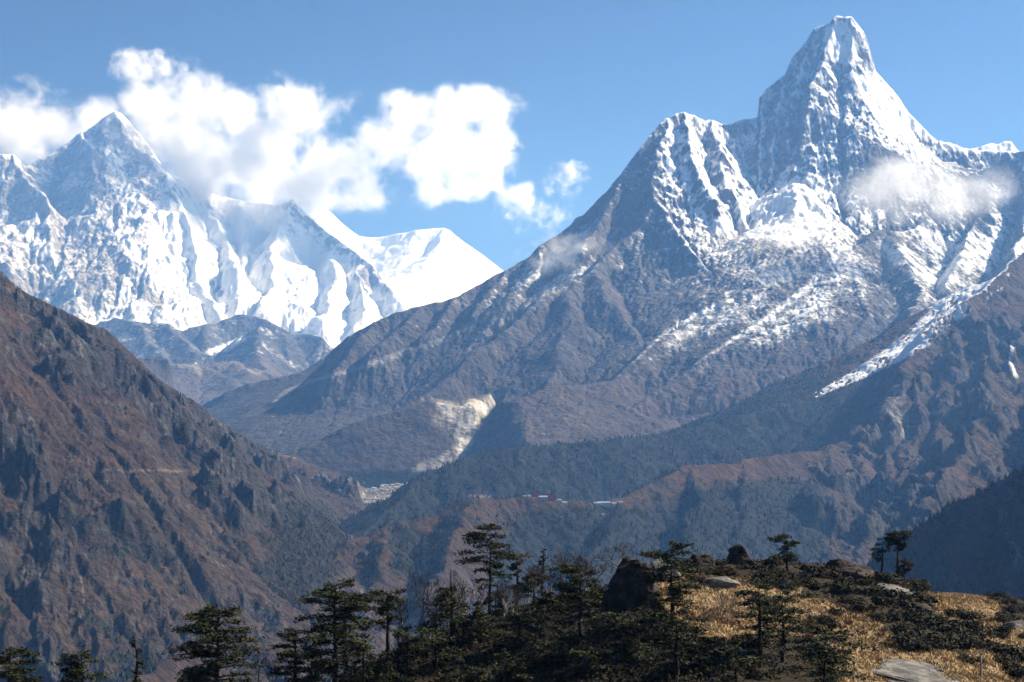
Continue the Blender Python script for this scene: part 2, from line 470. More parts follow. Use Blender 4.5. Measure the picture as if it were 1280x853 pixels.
# ---- dark foothills and moraine below the wall
def build_foothills():
    R = [dict(pts=[(20,430,17000),(80,418,16900),(114,406,16800),(144,396,16800),(168,401,16700),(208,404,16600),(225,414,16500),(249,407,16600),(262,404,16700),(280,397,16800),(299,391,16900),(312,392,16900),(335,402,16800),(370,420,16700),(450,460,16500)], k=0.9, kf=0.35, L=700),
         dict(pts=[(230,446,15300),(280,432,15500),(302,417,15500),(326,407,15500),(345,412,15500),(363,417,15600),(383,416,15600),(400,421,15500),(413,438,15400),(450,470,15300)], k=0.9, kf=0.3, L=600),
         dict(pts=[(168,401,16700),(190,430,16000),(215,455,15300)], k=0.7, kf=0.4, L=400),
         dict(pts=[(208,404,16600),(235,430,15900),(262,452,15200)], k=0.7, kf=0.4, L=400),
         dict(pts=[(326,407,15500),(320,440,14900),(335,465,14300)], k=0.7, kf=0.4, L=400),
         dict(pts=[(262,404,16700),(255,430,16200)], k=0.7, kf=0.4, L=400),
         dict(pts=[(100,457,13900),(170,456,14000),(200,454,14000),(230,453,14000),(262,454,14100),(296,450,14200),(316,458,14100),(338,469,14000),(360,480,14000)], k=0.55, kf=0.22, L=500),
         dict(pts=[(255,455,14100),(290,473,13600)], k=0.5, kf=0.25, L=400),
         dict(pts=[(296,450,14200),(310,464,13800)], k=0.5, kf=0.25, L=400)]
    m = Mountain("foothill_mountain", rows_of((11800,12300,40),(12300,17100,13),(17100,18500,70)), R, step=1.5, floor=lambda x, y: 420+np.clip((y-12300)*0.1, 0, 900), far=(-300, 900))
    m.raise_(warp=70, warp_scale=500, seed=31, g_cell=300, g_amp=18, f_amp=10, f_scale=160, crest=80, box=(-6500,1500,11800,18500), cell=24, iters=8, K=0.03, talus=1.2, rough=30)
    m.derive()
    U, V, X, Y, H = m.U, m.V, m.X, m.Y, m.H
    nf = fbm(X, Y, 160, 5, 33)
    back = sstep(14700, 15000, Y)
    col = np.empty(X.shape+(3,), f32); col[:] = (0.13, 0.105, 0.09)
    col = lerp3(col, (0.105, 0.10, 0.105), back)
    col = lerp3(col, PALE, (1-back)*(stroke_mask(U, V, [(175,456),(230,455),(262,470)], 8)*0.6 + 0.9*stroke_mask(U, V, [(285,449,3),(310,462,5),(338,469,4)], 6)*sstep(-0.35, 0.2, nf)))
    col = lerp3(col, PALE, 0.5*back*stroke_mask(U, V, [(258,440),(285,432),(300,425)], 5))
    col *= (1+0.45*nf)[..., None]
    snow = np.clip(0.22*back + 0.35*nf*back + 0.5*stroke_mask(U, V, [(262,440),(290,430),(305,424)], 6) , 0, 0.8)*sstep(0.2, 0.8, back)
    return m.build(terrain_material("foothill_rock", 30, 40, 0.6), snow, col, "dark blue rocky foothills with pale moraine below the snow wall", "mountain")

# ---- the pyramid and its long ridges
def build_pyramid():
    sky_l = [(240,511),(258,503),(285,489),(309,480),(340,474),(367,468),(379,464),(406,446),(434,421),(469,402),(492,392),(523,384),(555,376),(574,370),(592,359),(629,339),(645,331),(663,320),(672,310),(685,300),(696,295),(700,291),(712,283),(720,273),(730,268),(745,252),(759,238),(772,222),(786,204),(800,186),(813,168),(822,158),(831,147),(838,148),(845,142),(854,140),(864,144),(874,147),(882,152),(890,150),(902,154),(913,156),(925,150),(938,149),(947,147),(948,135),(949,122),(958,111),(970,102),(981,93),(986,82),(990,72),(999,62),(1008,52),(1013,43),(1017,36),(1028,32),(1037,29),(1040,24),(1045,21),(1065,21),(1072,30),(1080,41),(1084,50),(1087,59),(1091,75),(1096,91),(1107,103),(1117,113),(1126,126),(1135,140),(1144,150),(1153,159),(1162,168),(1171,176),(1187,179),(1207,186),(1222,188),(1239,188),(1262,190),(1280,188),(1340,196)]
    R = [dict(pts=[(150,560,9600),(258,503,10000),(309,480,10100),(379,464,10100),(434,421,10100),(469,402,10100),(523,384,10200),(574,370,10300),(629,339,10450),(685,300,10600),(730,268,10700),(786,204,10850),(831,147,11000),(854,140,11050),(890,150,11150),(947,149,11350),(949,124,11420),(990,72,11480),(1017,36,11500),(1042,22,11500),(1065,21,11500),(1087,59,11500),(1096,91,11480),(1135,140,11350),(1171,176,11200),(1207,186,11100),(1280,188,11000),(1450,205,10900),(1800,330,10800)], k=2.2, kf=1.0, L=500)]
    def rib(pts, k=1.15, kf=0.62, L=500, side=0.0): R.append(dict(pts=pts, k=k, kf=min(kf, k), L=L, side=side))
    # sharp buttress under the shoulder
    rib([(838,148,11000),(829,180,10850),(823,215,10650),(815,254,10400),(790,284,10200),(760,312,10000),(740,328,9850),(718,341,9750),(690,362,9550),(660,386,9350),(630,412,9150),(600,440,8950),(560,472,8700),(500,515,8400)])
    rib([(815,254,10400),(835,280,10150),(862,312,9900),(890,340,9650),(915,365,9400),(935,392,9200)], 1.1)
    rib([(854,140,11050),(866,185,10750),(880,230,10500),(900,275,10250)], 1.5)
    rib([(890,150,11150),(902,190,10850),(915,235,10600),(928,270,10400)], 1.5)
    rib([(740,328,9850),(765,370,9400),(790,410,9050),(802,445,8800)], 0.8)
    rib([(718,341,9750),(712,390,9250),(700,440,8800),(680,480,8500)], 0.7)
    rib([(685,300,10600),(668,335,10250),(640,368,9950)], 0.9)
    rib([(629,339,10450),(612,370,10150),(590,395,9900)], 0.9); rib([(574,370,10300),(556,398,10000),(535,420,9800)], 0.9); rib([(523,384,10200),(505,410,9900),(480,430,9700)], 0.9)
    rib([(469,402,10100),(450,430,9800),(420,455,9600)], 0.9)
    rib([(786,204,10850),(770,240,10600),(742,275,10350),(728,300,10150)], 1.2)
    # summit block
    rib([(1062,22,11500),(1064,60,11360),(1070,95,11230),(1082,122,11130),(1097,135,11060),(1117,155,10970),(1140,180,10860),(1168,200,10760),(1195,214,10680),(1225,226,10640)], 1.7, 0.9, 400, -0.45)
    rib([(1037,29,11480),(1030,70,11330),(1018,110,11170),(1008,150,11020),(1000,190,10880)], 1.9)
    rib([(990,72,11450),(975,125,11250),(965,180,11050),(958,225,10850)], 1.9)
    rib([(1008,52,11480),(1000,100,11280),(985,150,11080)], 2.0)
    rib([(949,124,11400),(950,165,11200),(947,205,10980),(943,245,10800)], 1.8)
    rib([(1068,95,11270),(1060,140,11100),(1058,180,10950),(1065,215,10800)], 1.9)
    rib([(1097,135,11060),(1092,180,10900),(1085,222,10740)], 1.9)
    rib([(1140,180,10860),(1128,215,10730),(1112,245,10600)], 1.8)
    # glacier dome in the hollow
    rib([(960,262,10650),(975,240,10640),(990,228,10600),(1003,232,10560),(1016,248,10500),(1028,268,10400)], 0.9, 0.7, 250)
    rib([(990,228,10600),(995,255,10350),(1000,285,10150)], 0.6, 0.5, 200)
    # right-hand shoulders
    rib([(1180,225,10600),(1145,248,10350),(1112,265,10150),(1085,287,9950),(1052,316,9700),(1008,362,9300),(954,402,8950),(899,436,8600),(831,479,8200),(780,510,7950),(700,548,7600),(640,575,7350)], 0.95, 0.4)
    rib([(1010,318,9900),(985,342,9700),(954,362,9450),(913,376,9250),(872,394,9050),(827,421,8750),(772,470,8350),(720,503,8050),(660,535,7800),(610,560,7600)], 0.85, 0.4)
    rib([(1112,265,10150),(1135,305,9600),(1150,345,9150),(1140,390,8700),(1110,430,8350)], 1.0)
    rib([(1052,316,9700),(1075,350,9250),(1085,390,8850),(1060,430,8500)], 0.9)
    rib([(1235,226,10640),(1228,245,10450),(1212,266,10200),(1195,300,9750),(1185,340,9300)], 1.2)
    rib([(1285,188,11000),(1290,240,10500),(1280,285,10000),(1262,320,9500)], 1.2)
    # brown terraces above the gorge
    rib([(430,578,7650),(470,545,7800),(505,512,7950),(539,499,8000),(580,496,8100),(617,494,8200)], 0.45, 0.3, 300)
    rib([(640,520,7800),(650,495,7950),(690,482,8100),(735,478,8250),(790,474,8450)], 0.5, 0.3, 300)
    rib([(539,499,8000),(560,530,7700),(590,560,7450)], 0.4, 0.3, 300)
    rib([(309,480,10100),(330,510,9500),(350,545,8900),(370,575,8300)], 0.35, 0.25, 500)
    m = Mountain("pyramid_mountain", rows_of((5600,7000,25),(7000,8600,8/DETAIL),(8600,11600,6.0/DETAIL),(11600,13000,60)), R, step=1.35, floor=lambda x, y: np.interp(y, [5500,6500,7600,8600,9500,11000], [-520,-260,-20,260,480,800]).astype(f32), far=(-200, 2000))
    m.raise_(warp=60, warp_scale=420, seed=41, g_cell=120, g_amp=19, f_amp=11, f_scale=70, crest=50, g_oct=4, box=(-3400,6200,5500,13000), cell=14, iters=9, K=0.035, talus=2.6, rough=36, calm=(700, 1500, 0.38))
    U, V = m.U if hasattr(m, 'U') else None, None
    U, V = np.repeat(m.u[None, :], len(m.rows), 0), CY - m.H*FPX/m.Y
    crag = poly_mask(U, V, [(825,140),(945,140),(945,240),(905,300),(850,320),(815,255)], 14)
    crag = np.maximum(crag, 0.7*poly_mask(U, V, [(945,110),(1040,20),(1080,30),(1100,130),(1200,200),(1200,250),(1000,240),(940,240)], 14))
    m.H += (crag*(fbm(m.X, m.Y+0.7*m.H, 210, 5, 48, ridged=True)*26+fbm(m.X+0.5*m.H, m.Y, 55, 4, 49)*16)).astype(f32)
    m.match(sky_l, 1.3)
    U, V = np.repeat(m.u[None, :], len(m.rows), 0), CY - m.H*FPX/m.Y
    cut = stroke_mask(U, V, [(622,496,8),(600,520,12),(584,540,13),(588,558,12),(566,578,12),(520,590,10)], 12)
    cutn = fbm(m.X, m.Y, 60, 4, 47, ridged=True)
    m.H -= (np.clip(cut*1.5, 0, 1)*(38+16*cutn)).astype(f32)
    # the gorge at the foot of the terraces
    cap = np.where(m.Y < 7700, 60+(m.Y-7700)*0.32, 60+(m.Y-7700)*1.2)+12*fbm(m.X, m.Y, 150, 4, 57)
    gate = sstep(330, 400, U)*(1-sstep(590, 660, U))
    m.H = np.where(gate > 0.01, np.minimum(m.H, cap*gate+m.H*(1-gate)), m.H).astype(f32)
    m.derive()
    U, V, X, Y, H = m.U, m.V, m.X, m.Y, m.H
    nf = fbm(X, Y+H*0.5, 90, 5, 43); nm = fbm(X, Y, 380, 4, 44); ns = fbm(X, Y, 26, 3, 45)
    # ---- snow: everything above the shoulder line, dusted below it
    line = np.interp(U, [240,600,700,760,820,870,930,1000,1060,1120,1200,1300], [260,300,262,240,245,300,330,300,290,300,320,330])
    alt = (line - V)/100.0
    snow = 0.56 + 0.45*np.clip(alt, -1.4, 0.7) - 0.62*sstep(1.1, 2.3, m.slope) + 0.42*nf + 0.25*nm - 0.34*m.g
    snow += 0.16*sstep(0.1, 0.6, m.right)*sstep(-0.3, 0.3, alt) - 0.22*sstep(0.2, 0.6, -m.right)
    snow -= 0.35*poly_mask(U, V, [(680,300),(760,235),(825,150),(838,170),(815,256),(740,330)], 8)
    snow += 0.75*poly_mask(U, V, [(968,250),(988,228),(1004,230),(1030,270),(1022,290),(985,300),(960,290)], 7)
    snow += 0.45*poly_mask(U, V, [(945,240),(985,300),(1000,320),(930,345),(890,310),(880,290)], 12)
    snow += 0.5*poly_mask(U, V, [(1030,40),(1060,24),(1075,60),(1066,80),(1035,75)], 6) + 0.5*poly_mask(U, V, [(1060,95),(1100,95),(1165,172),(1120,165),(1085,125)], 8)
    snow += 0.08*poly_mask(U, V, [(832,150),(880,155),(930,170),(935,240),(900,290),(850,260),(835,200)], 12)
    snow -= 0.30*poly_mask(U, V, [(1015,150),(1090,150),(1150,210),(1120,250),(1050,240),(1010,210)], 15)*sstep(-0.3, 0.2, nf)
    snow -= 0.45*poly_mask(U, V, [(1195,205),(1290,195),(1290,300),(1230,280)], 10)*sstep(-0.4, 0.3, nm)
    snow -= 0.4*poly_mask(U, V, [(1110,270),(1150,300),(1160,340),(1130,345),(1060,320)], 10)
    snow -= 0.3*poly_mask(U, V, [(880,300),(935,350),(1000,330),(1010,365),(950,380),(890,345)], 10)*sstep(-0.3,0.3,nf)
    snow -= 0.50*poly_mask(U, V, [(1078,175),(1140,195),(1205,206),(1250,232),(1235,295),(1170,285),(1105,262),(1062,232)], 12)  # shade on the wall behind the cloud, put in by thinning its snow
    glac = poly_mask(U, V, [(868,285),(905,285),(960,295),(1000,312),(1015,335),(985,352),(950,358),(915,345),(890,322)], 9)
    snow = snow*(1-glac)+glac*np.clip(0.42+0.35*nm+0.25*nf, 0.1, 0.8)
    dust = 0.0
    dust = np.maximum(dust, 0.80*stroke_mask(U, V, [(1050,316,12),(1008,362,11),(954,402,9),(899,436,7),(831,479,3)], 20))
    dust = np.maximum(dust, 0.60*stroke_mask(U, V, [(1060,330,60),(1022,378,60),(965,416,40),(905,446,22),(840,482,9)], 20))
    dust = np.maximum(dust, 0.76*stroke_mask(U, V, [(915,375,9),(872,393,10),(827,421,8),(772,471,4)], 20))
    dust = np.maximum(dust, 0.58*stroke_mask(U, V, [(950,372,26),(913,388,40),(872,410,44),(830,436,30),(780,474,11)], 20))
    dust = np.maximum(dust, 0.55*stroke_mask(U, V, [(1065,330,30),(1080,370,20)], 20))
    dust = np.maximum(dust, 0.62*poly_mask(U, V, [(1090,300),(1210,300),(1260,320),(1180,370),(1120,340)], 14))
    dust = np.maximum(dust, 0.46*stroke_mask(U, V, [(740,330,20),(715,345,26),(640,392,7)], 20))
    dust = np.maximum(dust, 0.5*poly_mask(U, V, [(635,340),(700,295),(745,275),(735,320),(690,345),(640,372)], 14))
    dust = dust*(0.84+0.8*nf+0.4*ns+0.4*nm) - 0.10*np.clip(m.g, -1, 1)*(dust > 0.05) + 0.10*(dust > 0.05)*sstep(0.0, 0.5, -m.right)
    dust = dust*(1-0.62*sstep(395, 475, V+0.12*(U-900)*0)*(U < 960))
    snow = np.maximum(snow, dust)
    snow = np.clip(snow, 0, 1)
    # ---- ground colours
    col = np.empty(X.shape+(3,), f32); col[:] = ROCK
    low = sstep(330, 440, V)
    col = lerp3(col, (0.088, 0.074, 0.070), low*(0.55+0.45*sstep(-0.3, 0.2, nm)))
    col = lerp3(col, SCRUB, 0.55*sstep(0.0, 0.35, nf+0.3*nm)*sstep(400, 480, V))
    col = lerp3(col, (0.125,0.085,0.066), 0.6*poly_mask(U, V, [(415,592),(440,560),(500,512),(539,497),(617,493),(590,545),(560,590),(420,600)], 8))
    col = lerp3(col, (0.115,0.080,0.065), 0.6*poly_mask(U, V, [(600,540),(640,495),(700,475),(800,470),(900,470),(1000,420),(1090,440),(900,530),(640,570)], 14))
    col = lerp3(col, (0.16,0.085,0.055), 0.5*poly_mask(U, V, [(770,370),(800,385),(800,400),(780,395)], 8))
    scar = poly_mask(U, V, [(540,500),(575,505),(617,492),(628,494),(612,512),(590,538),(592,552),(575,575),(545,588),(512,592),(520,583),(548,572),(572,555),(566,540),(545,530),(556,520)], 4)
    scar = np.maximum(scar, 0.8*stroke_mask(U, V, [(545,525),(570,540),(575,550)], 8))
    col = lerp3(col, (0.78,0.71,0.59), np.clip(scar*(0.75+1.1*nf+0.7*ns), 0, 1))
    col = lerp3(col, (0.34,0.33,0.31), 0.85*np.clip(stroke_mask(U, V, [(620,388,4),(560,423,5),(527,435,6),(500,443,6),(461,456,5),(420,468,3),(383,478,3),(355,491,4),(342,503,2)], 5)*1.6, 0, 1)*sstep(-0.5, 0.1, nf+0.3))
    col = lerp3(col, (0.34,0.33,0.33), 0.7*stroke_mask(U, V, [(645,380,9),(610,412,10),(585,437,5)], 9))
    col = lerp3(col, (0.62,0.57,0.50), 0.85*glac)
    col = lerp3(col, WOOD, 0.8*poly_mask(U, V, [(425,592),(455,589),(540,588),(580,594),(580,640),(420,640)], 4)*(Y < 7850))
    col = lerp3(col, WOOD, 0.35*sstep(520, 570, V)*poly_mask(U, V, [(620,560),(760,530),(1000,480),(1000,560),(600,600)], 15))
    strata = np.sin(H/38.0 + nm*7 + X/700)*0.10
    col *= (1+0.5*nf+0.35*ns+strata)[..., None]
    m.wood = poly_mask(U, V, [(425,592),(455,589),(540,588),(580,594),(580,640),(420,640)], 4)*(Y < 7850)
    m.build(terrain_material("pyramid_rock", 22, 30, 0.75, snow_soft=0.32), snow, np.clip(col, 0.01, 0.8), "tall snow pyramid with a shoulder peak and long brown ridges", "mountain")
    return m

# ---- little white summits behind the right shoulder
def build_far_summit():
    sky_l = [(1195,196),(1210,188),(1216,186),(1224,184),(1232,181),(1239,179),(1247,181),(1255,177),(1264,177),(1268,183),(1274,190),(1285,194)]
    m = Mountain("far_snow_mountain", rows_of((13600,14100,14),(14100,14600,60)), [dict(pts=[(1185,205,14000),(1216,186,14000),(1239,179,14000),(1264,177,14000),(1275,190,14000),(1300,215,14000)], k=1.1, kf=0.8, L=800)], step=1.4, floor=1800, far=(1150, 1700))
    m.raise_(warp=30, warp_scale=300, seed=51, g_cell=160, g_amp=14, f_amp=8, f_scale=100, crest=60, box=(2500,6500,13400,14700), cell=24, iters=5, K=0.03, talus=2)
    m.match(sky_l); m.derive()
    snow = 0.8 + 0.2*fbm(m.X, m.Y, 90, 3, 5)
    col = np.empty(m.X.shape+(3,), f32); col[:] = ROCK
    return m.build(terrain_material("far_snow", 30, 40, 0.5), snow, col, "row of little white summits behind the right shoulder of the pyramid", "mountain")

# ---- the near right-hand mountain, its wooded flank and the monastery spur
CREST4_OLD = [(1148,420,6700),(1122,455,6450),(1108,485,6300),(1098,515,6150),(1078,540,6000),(1040,558,5800),(980,566,5500),(930,572,5300),(882,577,5150),(855,583,5080),(830,596,5000),(800,610,4900),(775,620,4800),(750,624,4740),(715,623,4700),(680,624,4680),(650,622,4650),(620,620,4610),(595,621,4580),(570,627,4550),(530,640,4500),(490,654,4400),(455,668,4300),(425,688,4200),(390,705,4050),(330,735,3850),(260,778,3650),(200,818,3500),(140,860,3350),(60,920,3150)]
CREST4 = CREST4_OLD[:CREST4_OLD.index((425,688,4200))+1] + [(390,708,4000),(330,738,3700),(260,780,3420),(200,820,3180),(140,862,2960),(60,920,2700)]
def build_right_mountain():
    R = [dict(pts=[(1900,60,8600),(1500,180,8300),(1320,285,7700),(1280,313,7500),(1244,348,7300),(1203,378,7100),(1171,404,6900),(1148,420,6700)], k=1.2, kf=0.8, L=500, side=0.15),
         dict(pts=CREST4[:6], k=1.05, kf=0.75, L=500, side=-0.5), dict(pts=CREST4[4:10], k=0.85, kf=0.62, L=300, side=-0.3),
         dict(pts=CREST4[8:], k=0.72, kf=0.56, L=300)]
    def rib(pts, k=0.9, kf=0.62, L=350, side=0.0): R.append(dict(pts=pts, k=k, kf=kf, L=L, side=side))
    # lit snow bank left of the crest, running down into the wooded flank
    rib([(1244,346,7350),(1203,360,7400),(1153,412,7200),(1105,447,7020),(1062,470,6900),(1013,493,6800),(960,507,6680),(926,516,6600),(880,527,6500),(827,540,6400),(750,550,6200),(690,555,6100),(641,559,6000),(600,567,5920),(570,575,5850),(542,588,5800),(520,600,5700),(504,611,5600),(478,634,5450),(451,655,5300),(420,685,5100)], 0.62, 0.42, 500)
    # spurs on the sunny face
    rib([(1203,378,7100),(1228,425,6650),(1236,470,6300),(1222,520,5900),(1198,570,5500),(1165,620,5150),(1130,660,4900)], 1.0, side=-0.35)
    rib([(1171,404,6900),(1178,455,6500),(1180,520,6050),(1165,590,5550),(1130,650,5100)], 0.9, side=-0.35)
    rib([(1148,420,6700),(1150,480,6350),(1140,550,5900),(1110,620,5400),(1080,680,5000)], 0.9, side=-0.35)
    rib([(1098,515,6150),(1112,560,5850),(1105,610,5450),(1075,670,4950),(1060,710,4700)], 0.95, side=-0.4)
    rib([(1078,540,6000),(1072,590,5600),(1055,640,5200),(1035,700,4750)], 0.95, side=-0.4)
    rib([(1040,558,5800),(1030,600,5450),(1010,650,5050),(985,705,4650)], 0.9, side=-0.35)
    rib([(930,572,5300),(930,620,4950),(915,690,4500)], 0.85, side=-0.4)
    rib([(868,580,5120),(872,630,4780),(845,700,4320)], 0.78, side=-0.35)
    rib([(775,620,4800),(762,662,4500),(735,715,4150)], 0.66)
    rib([(585,622,4570),(560,670,4250),(535,750,3800)], 0.7)
    rib([(490,654,4400),(475,705,4100),(450,770,3750),(430,830,3500)], 0.75)
    rib([(425,688,4200),(400,740,3850),(370,800,3550)], 0.7)
    # neighbour standing to the right of the picture
    rib([(1900,60,7400),(1600,215,7000),(1470,300,6700),(1400,385,6250),(1358,470,5750),(1334,550,5250),(1314,630,4800),(1292,700,4400)], 1.45, 0.95, 500)
    m = Mountain("wooded_mountain", rows_of((1700,2700,30),(2700,5200,5.0/DETAIL),(5200,7600,6.0/DETAIL),(7600,9200,40)), R, step=1.3, floor=-650, far=(-500, 2600))
    m.raise_(warp=45, warp_scale=260, seed=61, g_cell=120, g_amp=9, f_amp=5, f_scale=60, crest=45, g_oct=4, box=(-1900,4500,1700,9200), cell=12, iters=8, K=0.03, talus=1.5, rough=26)
    U, V = np.repeat(m.u[None, :], len(m.rows), 0), CY - m.H*FPX/m.Y
    face = poly_mask(U, V, [(1150,415),(1240,360),(1300,400),(1290,640),(1130,740),(960,740),(985,640),(1040,565),(1098,520)], 20)*(m.Y < 6950)
    crag = face*sstep(-0.15, 0.22, fbm(m.X, m.Y+0.6*m.H, 300, 4, 66))
    m.H += (np.clip(fbm(m.X, m.Y+0.6*m.H, 120, 5, 67, ridged=True)-0.15, -0.15, 0.55)*(95*crag+20*face)).astype(f32)
    m.derive()
    U, V, X, Y, H = m.U, m.V, m.X, m.Y, m.H
    nf = fbm(X, Y+H*0.6, 70, 5, 63); nm = fbm(X, Y, 260, 4, 64); ns = fbm(X, Y, 14, 3, 65)
    behind = poly_mask(U, V, [(440,670),(504,611),(641,559),(827,540),(1013,493),(1100,480),(1090,520),(1060,550),(980,562),(882,573),(840,585),(780,612),(600,616),(480,652)], 6)
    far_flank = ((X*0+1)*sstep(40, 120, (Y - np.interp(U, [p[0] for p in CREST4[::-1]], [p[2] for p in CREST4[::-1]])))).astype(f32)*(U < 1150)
    col = np.empty(X.shape+(3,), f32); col[:] = TURF
    col = lerp3(col, RUST, 0.7*sstep(-0.1, 0.4, nm))
    cliff = np.clip(sstep(0.85, 1.5, m.slope+0.35*nf)*0.6 + 0.8*crag*sstep(-0.25, 0.1, nf+0.15), 0, 1)
    col = lerp3(col, (0.070, 0.062, 0.058), 0.85*cliff)  # dark crag rock, which also puts the face's missing shade into the colour
    col = lerp3(col, (0.36, 0.34, 0.32), 0.8*poly_mask(U, V, [(1110,485),(1126,480),(1140,530),(1130,548),(1112,535)], 5)*sstep(-0.3, 0.3, nf+ns))
    # woods: the shaded flank, and blue-green slopes below the monastery
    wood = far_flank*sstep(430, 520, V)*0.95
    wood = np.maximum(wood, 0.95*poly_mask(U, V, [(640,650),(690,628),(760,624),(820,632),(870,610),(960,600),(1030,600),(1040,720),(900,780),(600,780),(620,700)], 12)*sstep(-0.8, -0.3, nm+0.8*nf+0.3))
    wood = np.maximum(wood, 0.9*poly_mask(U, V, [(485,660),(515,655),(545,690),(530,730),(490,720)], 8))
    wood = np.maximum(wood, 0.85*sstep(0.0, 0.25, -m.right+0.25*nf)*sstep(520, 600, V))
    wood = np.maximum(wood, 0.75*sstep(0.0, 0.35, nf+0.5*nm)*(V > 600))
    site = poly_mask(U, V, [(640,606),(790,606),(790,634),(640,634)], 5)*(np.abs(Y-4700) < 130)
    wood = wood*(1-0.9*site)
    m.wood = wood*(1-0.7*cliff)*(1-site)
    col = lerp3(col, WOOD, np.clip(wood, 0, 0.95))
    col = lerp3(col, (0.30,0.24,0.19), 0.7*stroke_mask(U, V, [(585,620),(612,621)], 3))
    snow = np.zeros(X.shape, f32)
    bank = stroke_mask(U, V, [(1300,300,10),(1244,348,22),(1203,372,30),(1153,420,22),(1105,450,14),(1062,474,9),(1020,494,4)], 20)
    bank *= sstep(60, -20, (Y - np.interp(U, [1013,1062,1153,1203,1244,1300], [6850,6950,7300,7500,7500,7800])))*0+1
    facing = sstep(-0.1, 0.2, -m.right+0.15*nf)
    snow = np.clip(bank*1.8, 0, 1)*facing*(0.9+0.5*nf) 
    snow = np.maximum(snow, 0.6*stroke_mask(U, V, [(1266,425),(1262,450),(1270,470)], 7))
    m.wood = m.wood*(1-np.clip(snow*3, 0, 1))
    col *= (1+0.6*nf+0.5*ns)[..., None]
    m.build(terrain_material("wooded_slope", 11, 14, 0.8), np.clip(snow, 0, 1), np.clip(col, 0.008, 0.7), "dark wooded mountain on the right with a sunlit brown cliff face and a spur", "mountain")
    return m

# ---- dark shoulder coming in from the right edge
def build_dark_shoulder():
    R = [dict(pts=[(3300,-1050,2500),(2650,-720,3300),(2180,-400,3950),(1850,20,4050),(1600,350,3850),(1400,512,3600)], k=1.5, kf=1.3, L=400), dict(pts=[(1400,512,3600),(1330,553,3400),(1280,582,3300),(1240,604,3200),(1200,625,3100),(1160,648,3000),(1120,672,2900),(1085,702,2780),(1040,750,2650),(960,850,2500)], k=1.1, kf=0.85, L=300)]  # first ridge: unseen height off frame, shaped to throw shade on the shoulder
    def rib(pts, k=0.95): R.append(dict(pts=pts, k=k, kf=0.75, L=250))
    rib([(1280,582,3300),(1262,640,3050),(1258,700,2800),(1262,780,2550)])
    rib([(1200,625,3100),(1185,680,2850),(1170,750,2600)])
    rib([(1380,520,3550),(1340,620,3100),(1310,720,2700)])
    m = Mountain("shaded_shoulder_mountain", rows_of((1500,2200,30),(2200,3700,4.0),(3700,5400,40)), R, step=1.5, floor=-560, far=(700, 4200))
    m.raise_(warp=26, warp_scale=160, seed=81, g_cell=80, g_amp=6, f_amp=4, f_scale=40, crest=30, box=(-100,4400,1500,5400), cell=12, iters=7, K=0.03, talus=1.5, rough=14)
    m.derive()
    U, V, X, Y, H = m.U, m.V, m.X, m.Y, m.H
    nf = fbm(X, Y, 60, 5, 83); ns = fbm(X, Y, 9, 3, 84)
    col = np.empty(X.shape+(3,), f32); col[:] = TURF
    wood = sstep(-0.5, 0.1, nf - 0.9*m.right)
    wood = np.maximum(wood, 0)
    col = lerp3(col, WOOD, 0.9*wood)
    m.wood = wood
    col = lerp3(col, (0.26, 0.22, 0.2), 0.7*stroke_mask(U, V, [(1265,612,5),(1252,640,8),(1258,665,8),(1270,690,10),(1275,715,10)], 8)*sstep(-0.2, 0.2, nf+ns))  # sunlit rib painted in as a paler streak
    col *= (1+0.5*nf+0.5*ns)[..., None]
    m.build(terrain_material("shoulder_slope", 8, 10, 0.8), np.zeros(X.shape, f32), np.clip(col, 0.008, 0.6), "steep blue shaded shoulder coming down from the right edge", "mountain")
    return m

